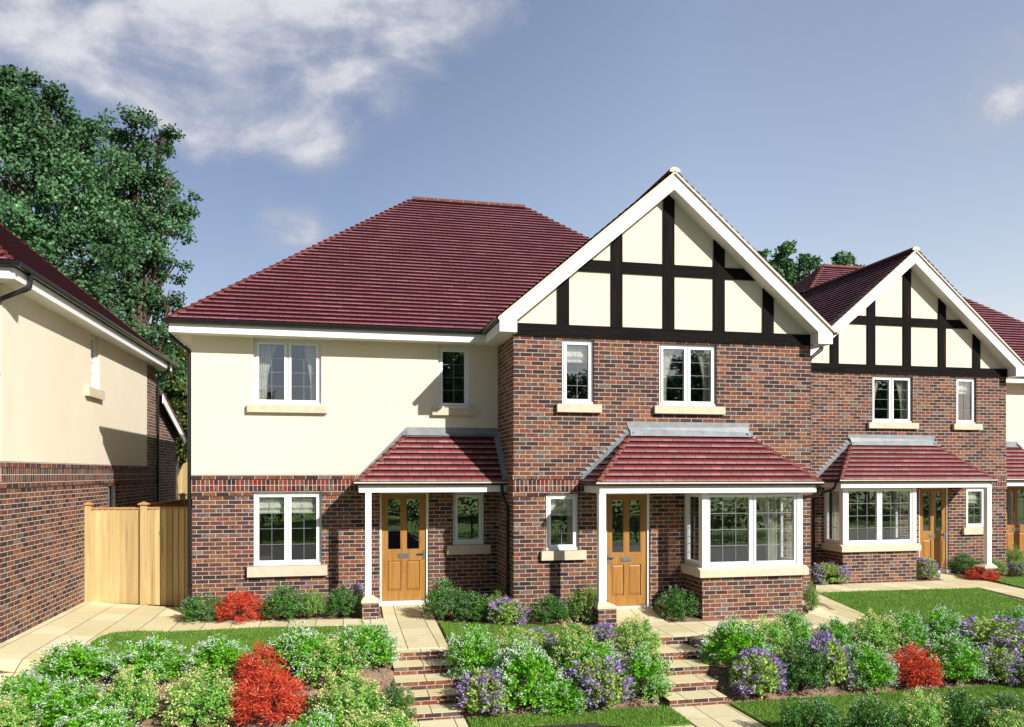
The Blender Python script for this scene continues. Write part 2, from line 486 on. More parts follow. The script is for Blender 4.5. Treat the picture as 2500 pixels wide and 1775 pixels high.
class MB:
    def __init__(s):
        s.v, s.f, s.uv, s.mi = [], [], [], []

    def vert(s, p):
        if XF:
            p = XF(p)
        s.v.append(tuple(p))
        return len(s.v) - 1

    def face(s, pts, uv=None, mi=0):
        s.f.append([s.vert(p) for p in pts])
        s.uv.append(uv)
        s.mi.append(mi)

    def box(s, x0, x1, y0, y1, z0, z1, mi=0):
        p = [(x, y, z) for z in (z0, z1) for y in (y0, y1) for x in (x0, x1)]
        for q in ((0, 2, 3, 1), (4, 5, 7, 6), (0, 1, 5, 4), (2, 6, 7, 3), (0, 4, 6, 2), (1, 3, 7, 5)):
            s.face([p[i] for i in q], None, mi)

    def prism(s, poly, y0, y1, mi=0, axis='Y'):
        """extrude a polygon of (x,z) along y; or of (y,z) along x; or (x,y) along z"""
        mk = {'Y': lambda a, b, d: (a, d, b), 'X': lambda a, b, d: (d, a, b), 'Z': lambda a, b, d: (a, b, d)}[axis]
        n = len(poly)
        s.face([mk(a, b, y0) for a, b in poly], None, mi)
        s.face([mk(a, b, y1) for a, b in reversed(poly)], None, mi)
        for i in range(n):
            (a, b), (c, d) = poly[i], poly[(i + 1) % n]
            s.face([mk(a, b, y0), mk(a, b, y1), mk(c, d, y1), mk(c, d, y0)], None, mi)

    def tube(s, path, r, n=10, mi=0, cap=True):
        path = [Vector(p) for p in path]
        rs = r if isinstance(r, (list, tuple)) else [r] * len(path)
        rings = []
        up = None
        for i, p in enumerate(path):
            d = (path[min(i + 1, len(path) - 1)] - path[max(i - 1, 0)]).normalized()
            a = d.cross(Vector((0, 0, 1)) if abs(d.z) < 0.95 else Vector((1, 0, 0))).normalized() if up is None else (up - d * up.dot(d)).normalized()
            up = a
            b = d.cross(a)
            rings.append([p + (a * math.cos(k * 2 * math.pi / n) + b * math.sin(k * 2 * math.pi / n)) * rs[i] for k in range(n)])
        for i in range(len(rings) - 1):
            for k in range(n):
                s.face([rings[i][k], rings[i][(k + 1) % n], rings[i + 1][(k + 1) % n], rings[i + 1][k]], None, mi)
        if cap:
            s.face(rings[0][::-1], None, mi)
            s.face(rings[-1], None, mi)

    def build(s, name, mats, parent=None, smooth=False):
        me = bpy.data.meshes.new(name)
        me.from_pydata(s.v, [], s.f)
        uvl = me.uv_layers.new(name='UVMap')
        vs = me.vertices
        for p, uv in zip(me.polygons, s.uv):
            if uv is None:
                nx, ny, nz = (abs(c) for c in p.normal)
                for li, vi in zip(p.loop_indices, p.vertices):
                    c = vs[vi].co
                    uvl.data[li].uv = (c.y, c.z) if nx > ny and nx > nz else ((c.x, c.z) if ny >= nz else (c.x, c.y))
            else:
                for li, q in zip(p.loop_indices, uv):
                    uvl.data[li].uv = q
        if not isinstance(mats, (list, tuple)):
            mats = [mats]
        for m in mats:
            me.materials.append(MATS[m])
        for p, i in zip(me.polygons, s.mi):
            p.material_index = i
            p.use_smooth = smooth
        me.update()
        o = bpy.data.objects.new(name, me)
        COL.objects.link(o)
        if parent:
            o.parent = parent
        return o


def tag(o, label=None, cat=None, group=None, kind=None):
    for k, v in (('label', label), ('category', cat), ('group', group), ('kind', kind)):
        if v:
            o[k] = v
    return o


def empty(name, loc=(0, 0, 0), label=None, cat=None, group=None):
    o = bpy.data.objects.new(name, None)
    COL.objects.link(o)
    o.location = loc
    o.empty_display_size = 0.3
    return tag(o, label, cat, group)


def copy_thing(root, loc, rz=0, scale=None, label=None, group=None):
    c = root.copy()
    COL.objects.link(c)
    c.location = loc
    c.rotation_euler = (0, 0, rz)
    if scale:
        c.scale = scale
    if label:
        c['label'] = label
    if group:
        c['group'] = group
    for ch in root.children:
        d = ch.copy()
        COL.objects.link(d)
        d.parent = c
        for g in ch.children:
            e = g.copy()
            COL.objects.link(e)
            e.parent = d
    return c


# ------------------------------------------------------------------ lie of the land
STEP_Z = [-0.13 - 0.1145 * k for k in range(6)]
LOW = STEP_Z[5]
S1_Y = [11.36, 10.99, 10.625, 10.30, 9.94]
S2_Y = [11.55, 11.03, 10.61, 10.19, 9.83]
S2_XR = [5.37, 5.28, 5.21, 5.14, 5.085]


def lerp(a, b, t):
    return a + (b - a) * max(0.0, min(1.0, t))


def ground_z(X, Y):
    if Y < 11.5:
        z = lerp(LOW, -0.13, (Y - 9.93) / (11.5 - 9.93))
    else:
        z = -0.13
    rise = lerp(0, 1, (-2.7 - X) / 2.0) * lerp(0, 1, (Y - 10.2) / 1.5)
    z += 0.17 * rise
    # the ground lifts a little to each front door
    if X < 2.934:
        z += 0.075 * lerp(0, 1, (Y - 14.15) / 0.85) * lerp(1, 0, (-2.2 - X) / 0.5)
    elif X < 9.0:
        z += 0.11 * lerp(0, 1, (Y - 12.85) / 0.65)
    elif X < 16.5:
        z += 0.06 * lerp(0, 1, (Y - 16.3) / 0.6)
    return z


def at(x, y):
    """point of the ground seen at a photograph pixel"""
    d = Vector(photo_dir(x, y))
    o = Vector((0, 0, EYE))
    t0, t1 = 3.0, 3.0
    while t1 < 80:
        t1 += 0.1
        p = o + d * t1
        if p.z < ground_z(p.x, p.y):
            break
        t0 = t1
    for _ in range(30):
        tm = (t0 + t1) / 2
        p = o + d * tm
        if p.z < ground_z(p.x, p.y):
            t1 = tm
        else:
            t0 = tm
    return o + d * t1


def on_y(x, y, Y):
    d = photo_dir(x, y)
    k = Y / d[1]
    return Vector((d[0] * k, Y, EYE + d[2] * k))


def sheet(name, poly, lift, mat, kind='structure', cell=0.25, skirt=0.0):
    """a flat sheet laid over the ground: polygon of (X, Y)"""
    bm = bmesh.new()
    bm.faces.new([bm.verts.new((x, y, 0)) for x, y in poly])
    xs = [p[0] for p in poly]
    ys = [p[1] for p in poly]
    for axis, lo, hi in ((0, min(xs), max(xs)), (1, min(ys), max(ys))):
        c = math.floor(lo / cell) * cell
        while c < hi:
            no = [0, 0, 0]
            no[axis] = 1
            co = [0, 0, 0]
            co[axis] = c
            bmesh.ops.bisect_plane(bm, geom=bm.verts[:] + bm.edges[:] + bm.faces[:], plane_co=co, plane_no=no)
            c += cell
    for v in bm.verts:
        v.co.z = ground_z(v.co.x, v.co.y) + lift
    uvl = bm.loops.layers.uv.new('UVMap')
    if skirt:
        be = [e for e in bm.edges if e.is_boundary]
        r = bmesh.ops.extrude_edge_only(bm, edges=be)
        for v in [g for g in r['geom'] if isinstance(g, bmesh.types.BMVert)]:
            v.co.z -= skirt
    for f in bm.faces:
        for l in f.loops:
            l[uvl].uv = (l.vert.co.x, l.vert.co.y)
    bmesh.ops.recalc_face_normals(bm, faces=bm.faces[:])
    me = bpy.data.meshes.new(name)
    bm.to_mesh(me)
    bm.free()
    me.materials.append(MATS[mat])
    o = bpy.data.objects.new(name, me)
    COL.objects.link(o)
    return tag(o, kind=kind)


def px_poly(pts):
    return [tuple(at(x, y))[:2] for x, y in pts]


# far ground to the horizon
b = MB()
b.box(-400, 400, -400, 400, -1.2, -0.95)
tag(b.build('ground', 'lawn'), kind='structure')
# road with kerb
b = MB()
b.box(-60, 60, 1.2, 7.6, -0.95, -0.84)
tag(b.build('road', 'asphalt'), kind='structure')
b = MB()
b.box(-60, 60, 7.6, 7.74, -0.95, LOW)
tag(b.build('kerb', 'kerb_stone'), kind='structure')
b = MB()
b.box(-60, 60, -6.5, 1.0, -0.95, -0.77)
tag(b.build('footpath', 'asphalt'), kind='structure')
b = MB()
b.box(-60, 60, -60, -6.5, -0.95, -0.78)
tag(b.build('verge', 'lawn'), kind='structure')


def in_steps(x, y):
    if 0.70 < x < 1.50 and 9.96 < y < 11.46:
        return True
    if 9.85 < y < 11.64:
        xr = np.interp(y, S2_Y[::-1], S2_XR[::-1])
        return xr - 0.81 < x < xr - 0.01
    return False


def garden_ground():
    xs = np.unique(np.round(np.concatenate([np.arange(-16, 30.01, 0.16), np.arange(0.6, 1.62, 0.04), np.arange(4.2, 5.5, 0.04)]), 3))
    ys = np.concatenate([np.arange(7.74, 12.6, 0.09), np.arange(12.6, 24.2, 0.4), np.arange(24.2, 90, 4.0)])
    vs = []
    for y in ys:
        for x in xs:
            z = ground_z(x, y)
            if 9.9 < y < 11.7:
                z += 0.035 * mnoise.fractal(Vector((x * 2.2, y * 2.2, 0)), 1.0, 2.0, 4)
            else:
                z += 0.010 * mnoise.fractal(Vector((x * 3, y * 3, 0)), 1.0, 2.0, 3) - 0.012
            if in_steps(x, y):
                z -= 0.30
            if y < 7.8:
                z = LOW - 0.02
            vs.append((x, y, z))
    nx = len(xs)
    fs = [(j * nx + i, j * nx + i + 1, (j + 1) * nx + i + 1, (j + 1) * nx + i) for j in range(len(ys) - 1) for i in range(nx - 1)]
    me = bpy.data.meshes.new('soil')
    me.from_pydata(vs, [], fs)
    me.materials.append(MATS['soil'])
    for p in me.polygons:
        p.use_smooth = True
    o = bpy.data.objects.new('soil', me)
    COL.objects.link(o)
    tag(o, kind='structure')


garden_ground()

LAWNS = []


def lawn(poly, blades=1500):
    LAWNS.append((poly, blades))
    return sheet('lawn', poly, 0.022, 'lawn', skirt=0.05)


sheet('paving', px_poly([(-70, 1612), (207, 1469.5), (470, 1487), (447, 1505), (448, 1520.5), (938, 1511)]) +
      px_poly([(943, 1527.6), (620, 1533), (330, 1541), (280, 1545), (245, 1555), (222, 1570), (205, 1590), (120, 1650), (-70, 1780)]), 0.012, 'paving', skirt=0.04)
sheet('garden_path', [(0.70, 15.02), (1.60, 15.02), (1.515, 11.53), (0.69, 11.53)], 0.016, 'paving', skirt=0.05)
P2 = px_poly([(1480, 1485), (1592, 1481)])
sheet('garden_path', [(4.62, 13.56), (5.46, 13.56)] + px_poly([(1633, 1522), (1760, 1517), (1958, 1507)]) + [(8.35, 12.95), (9.0, 15.6), (10.2, 15.6), (9.95, 15.05)] +
      px_poly([(2117, 1501), (2060, 1525)]) + [(7.35, 11.6), (5.42, 11.55), (4.55, 11.56), (4.53, 12.5)], 0.014, 'paving', skirt=0.05)
sheet('garden_path', px_poly([(1993, 1429), (2270, 1420), (2306, 1418)]) + [(14.05, 16.3), (14.0, 16.98), (14.8, 16.98), (14.95, 16.3)] + px_poly([(2500, 1440), (2600, 1470), (2600, 1500), (2500, 1463), (2386, 1435), (1990, 1447)]), 0.016, 'paving', skirt=0.05)
sheet('garden_path', [(4.28, 9.84), (5.085, 9.84), (5.12, 7.74), (4.28, 7.74)], 0.016, 'paving', skirt=0.05)
sheet('garden_path', [(0.69, 9.95), (1.51, 9.95), (1.53, 7.74), (0.69, 7.74)], 0.016, 'paving', skirt=0.05)
sheet('pavement', [(-16, 7.75), (4.26, 7.75), (4.26, 9.13), (1.55, 9.13), (1.55, 9.0), (0.67, 9.0), (-16, 9.0)], 0.004, 'paving', skirt=0.04)
lawn(px_poly([(205, 1592), (222, 1572), (245, 1557), (280, 1547), (330, 1543), (620, 1535), (944, 1529.5), (951, 1560), (957, 1592), (800, 1596), (500, 1610), (270, 1635), (120, 1652)]))
lawn(px_poly([(1072, 1521), (1250, 1530), (1420, 1531), (1480, 1534)]) + [(4.45, 12.3), (4.5, 11.5)] + px_poly([(1400, 1572), (1200, 1580), (1104, 1586)]))
lawn(px_poly([(1995, 1449), (2385, 1437.5), (2600, 1500), (2600, 1545), (2250, 1540), (2135, 1512), (2117, 1503)]))
lawn(px_poly([(2412, 1415), (2600, 1402), (2600, 1468), (2500, 1437)]), 900)
lawn([(1.54, 9.92), (4.26, 9.87), (4.26, 9.15), (1.54, 9.14)], 5000)
lawn([(5.14, 9.82), (9.9, 9.85), (14.0, 9.85), (14.0, 7.76), (5.16, 7.76)], 3500)
lawn([(-16, 24.6), (30, 24.6), (30, 60), (-16, 60)], 0)
lawn([(-4.6, 16.3), (-2.75, 16.3), (-2.75, 24.5), (-4.6, 24.5)], 0)


def grass():
    rng = np.random.default_rng(5)
    vs, fs, us = [], [], []
    for poly, dens in LAWNS:
        if not dens:
            continue
        P = np.array(poly)
        lo, hi = P.min(0), P.max(0)
        n = int((hi[0] - lo[0]) * (hi[1] - lo[1]) * dens)
        pts = rng.uniform(lo, hi, (n, 2))
        ins = np.zeros(n, bool)
        for i in range(len(P)):
            (x1, y1), (x2, y2) = P[i], P[(i + 1) % len(P)]
            c = ((y1 > pts[:, 1]) != (y2 > pts[:, 1])) & (pts[:, 0] < (x2 - x1) * (pts[:, 1] - y1) / (y2 - y1 + 1e-12) + x1)
            ins ^= c
        for x, y in pts[ins]:
            a = rng.uniform(0, 2 * math.pi)
            h = rng.uniform(0.022, 0.05)
            wd = 0.005
            z = ground_z(x, y) + 0.018
            lx, ly = rng.normal(0, 0.018, 2)
            k = len(vs)
            vs += [(x - math.cos(a) * wd, y - math.sin(a) * wd, z), (x + math.cos(a) * wd, y + math.sin(a) * wd, z), (x + lx, y + ly, z + h)]
            fs.append((k, k + 1, k + 2))
            us.append(rng.uniform())
    me = bpy.data.meshes.new('grass')
    me.from_pydata(vs, [], fs)
    uvl = me.uv_layers.new(name='UVMap')
    uvl.data.foreach_set('uv', np.repeat(np.stack([us, np.zeros(len(us))], 1), 3, 0).ravel())
    me.materials.append(MATS['grass_blade'])
    o = bpy.data.objects.new('grass', me)
    COL.objects.link(o)
    tag(o, 'short green grass blades of the front lawns', 'grass', kind='stuff')


grass()


# ------------------------------------------------------------------ the houses
HX, HYY = 3.05, 15.0       # local origin of a house in the coordinates it is measured in
T_ROOF, T_PORCH = 0.858, 0.93


def wall_skin(mb, u0, u1, z0, z1, holes, put, reveal=0.11):
    """a wall face with openings; put(u, depth, z) -> point; depth grows inwards"""
    us = sorted({u0, u1, *[h[0] for h in holes], *[h[1] for h in holes]})
    zs = sorted({z0, z1, *[h[2] for h in holes], *[h[3] for h in holes]})
    us = [u for u in us if u0 <= u <= u1]
    zs = [z for z in zs if z0 <= z <= z1]
    for a, c in zip(us, us[1:]):
        for e, g in zip(zs, zs[1:]):
            mu, mz = (a + c) / 2, (e + g) / 2
            if any(h[0] < mu < h[1] and h[2] < mz < h[3] for h in holes):
                continue
            mb.face([put(a, 0, e), put(c, 0, e), put(c, 0, g), put(a, 0, g)])
    for a, c, e, g in holes:
        e2, g2 = max(e, z0), min(g, z1)
        if g2 <= e2 or c <= u0 or a >= u1:
            continue
        mb.face([put(a, 0, e2), put(a, reveal, e2), put(a, reveal, g2), put(a, 0, g2)])
        mb.face([put(c, 0, e2), put(c, reveal, e2), put(c, reveal, g2), put(c, 0, g2)])
        if g <= z1:
            mb.face([put(a, 0, g), put(c, 0, g), put(c, reveal, g), put(a, reveal, g)])
        if e >= z0:
            mb.face([put(a, 0, e), put(c, 0, e), put(c, reveal, e), put(a, reveal, e)])


def put_box(mb, put, u0, u1, d0, d1, z0, z1, mi=0):
    p = [put(u, d, z) for z in (z0, z1) for d in (d0, d1) for u in (u0, u1)]
    for q in ((0, 2, 3, 1), (4, 5, 7, 6), (0, 1, 5, 4), (2, 6, 7, 3), (0, 4, 6, 2), (1, 3, 7, 5)):
        mb.face([p[i] for i in q], None, mi)


def drape(parent, put, u0, u1, z0, z1, d, gather, mat='curtain'):
    """a hanging curtain, tied towards one edge: gather -1 left, +1 right"""
    mb = MB()
    n, m = 26, 9
    grid = []
    for j in range(m + 1):
        f = j / m                          # 0 top, 1 bottom
        wdt = 1.0 - 0.52 * math.sin(min(1.0, f * 1.35) * math.pi / 2)
        row = []
        for i in range(n + 1):
            g = i / n
            u = u0 + (u1 - u0) * g * wdt if gather < 0 else u1 - (u1 - u0) * g * wdt
            dd = d + 0.022 * math.sin(g * 6 * 2 * math.pi) * (1 - 0.3 * f)
            row.append(put(u, dd, z1 + (z0 - z1) * f))
        grid.append(row)
    for j in range(m):
        for i in range(n):
            mb.face([grid[j][i], grid[j][i + 1], grid[j + 1][i + 1], grid[j + 1][i]])
    mb.build('curtain', mat, parent, True)


def roman_blind(parent, put, u0, u1, z1, d):
    mb = MB()
    prof = [(0, 0), (0.02, -0.02), (0.02, -0.10), (0.0, -0.13), (0.035, -0.16), (0.05, -0.22), (0.02, -0.26), (0.0, -0.27), (0.03, -0.29), (0.028, -0.325), (0.0, -0.33)]
    for (a, za), (c, zc) in zip(prof, prof[1:]):
        mb.face([put(u0, d - a, z1 + za), put(u1, d - a, z1 + za), put(u1, d - c, z1 + zc), put(u0, d - c, z1 + zc)])
    mb.build('blind', 'blind', parent)


def window(house, put, u0, u1, z0, z1, lights=1, rows=4, cols=2, sill=None, dress=None, recess=0.055, back=1.3, bars=True, stile=0.045):
    """uPVC casement window: the frame mesh carries pane, glazing bars, sill, curtain or blind"""
    e = 0.002
    fr = MB()
    d0, d1 = recess, recess + 0.06
    of = 0.042
    put_box(fr, put, u0 + e, u1 - e, d0, d1, z1 - of, z1 - e)
    put_box(fr, put, u0 + e, u1 - e, d0 - 0.03, d1, z0 + e, z0 + of)
    put_box(fr, put, u0 + e, u0 + of, d0, d1, z0 + of, z1 - of)
    put_box(fr, put, u1 - of, u1 - e, d0, d1, z0 + of, z1 - of)
    wl = (u1 - u0 - 2 * of - (lights - 1) * 0.022) / lights
    panes = []
    for k in range(lights):
        a = u0 + of + k * (wl + 0.022)
        c = a + wl
        if k:
            put_box(fr, put, a - 0.022, a, d0, d1, z0 + of, z1 - of)
        g = 0.006
        a2, c2, e2, g2 = a + g, c - g, z0 + of + g, z1 - of - g
        s = stile
        q0, q1 = d0 - 0.014, d1 - 0.012
        put_box(fr, put, a2, c2, q0, q1, g2 - s, g2)
        put_box(fr, put, a2, c2, q0, q1, e2, e2 + s)
        put_box(fr, put, a2, a2 + s, q0, q1, e2 + s, g2 - s)
        put_box(fr, put, c2 - s, c2, q0, q1, e2 + s, g2 - s)
        panes.append((a2 + s, c2 - s, e2 + s, g2 - s))
    wo = fr.build('window', 'upvc', house)
    for a, c, e2, g2 in panes:
        p = MB()
        put_box(p, put, a - 0.004, c + 0.004, recess + 0.022, recess + 0.026, e2 - 0.004, g2 + 0.004)
        p.build('pane', 'glass', wo)
        if bars and (rows > 1 or cols > 1):
            q = MB()
            hw = 0.0038
            for i in range(1, cols):
                x = a + (c - a) * i / cols
                put_box(q, put, x - hw, x + hw, recess + 0.013, recess + 0.0205, e2, g2)
            if cols == 1:                      # edge cames that tie the cross bars together
                put_box(q, put, a, a + 0.005, recess + 0.013, recess + 0.0205, e2, g2)
                put_box(q, put, c - 0.005, c, recess + 0.013, recess + 0.0205, e2, g2)
            for j in range(1, rows):
                z = e2 + (g2 - e2) * j / rows
                put_box(q, put, a, c, recess + 0.0145, recess + 0.0195, z - hw, z + hw)
            q.build('glazing_bars', 'lead_came', wo)
    if sill:
        su0, su1, sz0, sz1 = sill
        q = MB()
        put_box(q, put, su0, su1, -0.08, recess + 0.05, sz0, sz1 - 0.002)
        q.build('sill', 'stone', wo)
    if dress == 'curtains':
        drape(wo, put, u0 + 0.05, u0 + 0.05 + (u1 - u0) * 0.30, z0 + 0.02, z1 - 0.05, recess + 0.13, -1)
        drape(wo, put, u1 - 0.05 - (u1 - u0) * 0.26, u1 - 0.05, z0 + 0.02, z1 - 0.05, recess + 0.13, 1)
    elif dress == 'blind':
        for a, c, e2, g2 in panes:
            roman_blind(wo, put, a - 0.02, c + 0.02, g2 + 0.02, recess + 0.13)
    if back:
        q = MB()
        m_ = 0.5
        a, c, e2, g2 = u0 - m_, u1 + m_, z0 - 0.75, z1 + 0.1
        dd0, dd1 = recess + 0.16, recess + back
        q.face([put(a, dd1, e2), put(c, dd1, e2), put(c, dd1, g2), put(a, dd1, g2)])
        for uu in (a, c):
            q.face([put(uu, dd0, e2), put(uu, dd1, e2), put(uu, dd1, g2), put(uu, dd0, g2)])
        for zz in (e2, g2):
            q.face([put(a, dd0, zz), put(c, dd0, zz), put(c, dd1, zz), put(a, dd1, zz)])
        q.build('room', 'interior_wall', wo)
    return wo


def door(house, put, u0, u1, handle_right):
    """panelled oak door in a white frame; opening u0..u1, z -0.05..2.07"""
    fr = MB()
    put_box(fr, put, u0, u0 + 0.03, 0.03, 0.13, 0.02, 2.068)
    put_box(fr, put, u1 - 0.045, u1, 0.03, 0.13, 0.02, 2.068)
    put_box(fr, put, u0 + 0.03, u1 - 0.045, 0.03, 0.13, 2.055, 2.068)
    put_box(fr, put, u0 - 0.02, u1 + 0.02, -0.05, 0.14, -0.06, 0.018)
    l0, l1, zb, zt = u0 + 0.032, u1 - 0.047, 0.022, 2.053
    W = l1 - l0
    D0, D1 = 0.06, 0.105
    lf = MB()
    gx = [(0.131 * W, 0.44 * W), (0.552 * W, 0.86 * W)]
    gz = (0.984, 1.965)
    pz = (0.21, 0.775)
    holes = [(l0 + a, l0 + c, *gz) for a, c in gx] + [(l0 + a, l0 + c, *pz) for a, c in gx]
    wall_skin(lf, l0, l1, zb, zt, holes, lambda u, d, z: put(u, D0 + d, z), 0.022)
    wall_skin(lf, l0, l1, zb, zt, holes[:2], lambda u, d, z: put(u, D1, z), 0.0)
    for a, c, e, g in holes[2:]:
        # raised and fielded lower panel
        m_, mb_ = 0.035, 0.05
        o_ = [(a, e), (c, e), (c, g), (a, g)]
        i_ = [(a + m_, e + mb_), (c - m_, e + mb_), (c - m_, g - m_), (a + m_, g - m_)]
        for k in range(4):
            (p, q), (r, s_) = o_[k], o_[(k + 1) % 4]
            (p2, q2), (r2, s2) = i_[k], i_[(k + 1) % 4]
            lf.face([put(p, D0 + 0.022, q), put(r, D0 + 0.022, s_), put(r2, D0 + 0.004, s2), put(p2, D0 + 0.004, q2)])
        lf.face([put(x, D0 + 0.004, z) for x, z in i_])
    for a, c, e, g in holes[:2]:
        bd = 0.014
        put_box(lf, put, a, a + bd, D0 + 0.004, D0 + 0.03, e, g)
        put_box(lf, put, c - bd, c, D0 + 0.004, D0 + 0.03, e, g)
        put_box(lf, put, a + bd, c - bd, D0 + 0.005, D0 + 0.03, e, e + bd)
        put_box(lf, put, a + bd, c - bd, D0 + 0.005, D0 + 0.03, g - bd, g)
    dr = lf.build('door', 'door_oak', house)
    fr.build('door_frame', 'white_paint', dr)
    for a, c, e, g in holes[:2]:
        q = MB()
        put_box(q, put, a + 0.003, c - 0.003, D0 + 0.018, D0 + 0.022, e + 0.003, g - 0.003)
        q.build('pane', 'glass', dr)
    q = MB()
    put_box(q, put, l0 + 0.365 * W, l0 + 0.625 * W, D0 - 0.008, D0 + 0.01, 0.825, 0.917)
    put_box(q, put, l0 + 0.385 * W, l0 + 0.605 * W, D0 - 0.013, D0 - 0.006, 0.845, 0.897)
    q.build('letterbox', 'steel', dr)
    q = MB()
    hu = l0 + (0.945 if handle_right else 0.055) * W
    sg = -1 if handle_right else 1
    put_box(q, put, hu - 0.02, hu + 0.02, D0 - 0.008, D0 + 0.01, 0.80, 0.97)
    put_box(q, put, min(hu, hu + sg * 0.11), max(hu, hu + sg * 0.11), D0 - 0.05, D0 - 0.034, 0.905, 0.925)
    put_box(q, put, hu - 0.009, hu + 0.009, D0 - 0.05, D0 - 0.006, 0.906, 0.924)
    q.build('handle', 'steel', dr)
    q = MB()
    a, c = u0 - 0.2, u1 + 0.2
    q.face([put(a, 1.6, -0.05), put(c, 1.6, -0.05), put(c, 1.6, 2.3), put(a, 1.6, 2.3)])
    for uu in (a, c):
        q.face([put(uu, 0.16, -0.05), put(uu, 1.6, -0.05), put(uu, 1.6, 2.3), put(uu, 0.16, 2.3)])
    for zz in (-0.05, 2.3):
        q.face([put(a, 0.16, zz), put(c, 0.16, zz), put(c, 1.6, zz), put(a, 1.6, zz)])
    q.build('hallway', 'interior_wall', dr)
    return dr


def courses(mb, n, gauge_plan, gauge, slope, lohi, pt, zbase, thick=0.031):
    """lapped tile courses. lohi(t) -> (a, b) along the eave at plan distance t; pt(s, t, z) -> point"""
    ca = 1 / math.sqrt(1 + slope * slope)
    for k in range(n[0], n[1]):
        t0, t1 = k * gauge_plan, min((k + 1) * gauge_plan, n[2])
        if t1 - t0 < 1e-4:
            break
        a0, b0 = lohi(t0)
        a1, b1 = lohi(t1)
        if b0 - a0 < 0.002:
            continue
        if b1 < a1:
            a1 = b1 = (a1 + b1) / 2
        zb, zt = zbase + slope * t0, zbase + slope * t1
        up, lo = thick / ca, 0.004
        v0, v1 = k * gauge, k * gauge + gauge * (t1 - t0) / gauge_plan - 1e-4
        # a slightly bellied tile: front lip, then two facets
        tm = t0 + (t1 - t0) * 0.45
        am, bm_ = a0 + (a1 - a0) * 0.45, b0 + (b1 - b0) * 0.45
        zm = zbase + slope * tm + (up * 0.62 + lo * 0.38) + 0.002
        p0 = [pt(a0, t0, zb + up), pt(b0, t0, zb + up)]
        pm = [pt(am, tm, zm), pt(bm_, tm, zm)]
        p1 = [pt(a1, t1, zt + lo), pt(b1, t1, zt + lo)]
        vm = v0 + (v1 - v0) * 0.45
        mb.face([p0[0], p0[1], pm[1], pm[0]], [(a0, v0), (b0, v0), (bm_, vm), (am, vm)])
        mb.face([pm[0], pm[1], p1[1], p1[0]], [(am, vm), (bm_, vm), (b1, v1), (a1, v1)])
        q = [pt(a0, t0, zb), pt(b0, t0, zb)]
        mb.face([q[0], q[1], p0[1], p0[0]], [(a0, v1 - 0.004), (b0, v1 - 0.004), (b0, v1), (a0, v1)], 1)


def bonnets(mb, p_eave, p_top, dirs, n, w=0.11, lift=0.028):
    """bonnet tiles up a hip, one for each course; dirs = the two downhill side directions on the roof planes"""
    p_eave, p_top = Vector(p_eave), Vector(p_top)
    da, db = Vector(dirs[0]), Vector(dirs[1])
    up = Vector((0, 0, 1))
    for k in range(n):
        lo = p_eave.lerp(p_top, (k - 0.02) / n)
        hi = p_eave.lerp(p_top, min(1, (k + 1.25) / n))
        c0, c1 = lo + up * (lift + 0.032), hi + up * 0.014
        a0, a1 = lo + da * w + up * (lift + 0.004), hi + da * w * 0.55 + up * 0.006
        b0, b1 = lo + db * w + up * (lift + 0.004), hi + db * w * 0.55 + up * 0.006
        ma0, mb0 = lo + da * w * 0.5 + up * (lift + 0.028), lo + db * w * 0.5 + up * (lift + 0.028)
        ma1, mb1 = hi + da * w * 0.28 + up * 0.013, hi + db * w * 0.28 + up * 0.013
        mb.face([a0, ma0, ma1, a1])
        mb.face([ma0, c0, c1, ma1])
        mb.face([c0, mb0, mb1, c1])
        mb.face([mb0, b0, b1, mb1])
        mb.face([a0, ma0, c0, mb0, b0, lo + db * w + up * (lift - 0.018), lo + up * lift * 0.3, lo + da * w + up * (lift - 0.018)], None, 1)


def ridge(mb, p0, p1, r=0.105, seg=0.30, mort=1):
    p0, p1 = Vector(p0), Vector(p1)
    L = (p1 - p0).length
    n = max(1, round(L / seg))
    d = (p1 - p0) / n
    dn = d.normalized()
    side = dn.cross(Vector((0, 0, 1))).normalized()
    for k in range(n):
        a = p0 + d * k
        c = a + d - dn * 0.008
        pr = [(math.cos(x), math.sin(x)) for x in np.linspace(-0.25, math.pi + 0.25, 9)]
        for rr, q0, q1, mi in ((r, a, c, 0), (r * 0.97, c, a + d, mort)):
            ra = [q0 + side * x * rr + Vector((0, 0, 1)) * (y * rr * 0.72 - 0.02) for x, y in pr]
            rc = [q1 + side * x * rr + Vector((0, 0, 1)) * (y * rr * 0.72 - 0.02) for x, y in pr]
            for i in range(8):
                mb.face([ra[i], ra[i + 1], rc[i + 1], rc[i]], None, mi)
    for q in (p0, p1):
        mb.face([q + side * x * r + Vector((0, 0, 1)) * (y * r * 0.72 - 0.02) for x, y in pr], None, mort)


def gutter(mb, p0, p1, outward, r=0.052):
    """half-round gutter along p0-p1 hung to the outward side"""
    p0, p1, o = Vector(p0), Vector(p1), Vector(outward).normalized()
    pr = [(o * (r - r * math.cos(x)) - Vector((0, 0, 1)) * r * math.sin(x) * 1.1) for x in np.linspace(0, math.pi, 9)]
    inner = [(o * (r - (r - 0.006) * math.cos(x)) - Vector((0, 0, 1)) * (r - 0.006) * math.sin(x) * 1.1) for x in np.linspace(math.pi, 0, 9)]
    loop = pr + [pr[-1] + Vector((0, 0, 0.008)), inner[0] + Vector((0, 0, 0.008))] + inner
    n = len(loop)
    for i in range(n):
        mb.face([p0 + loop[i], p1 + loop[i], p1 + loop[(i + 1) % n], p0 + loop[(i + 1) % n]])
    for p in (p0, p1):
        mb.face([p + q for q in pr])


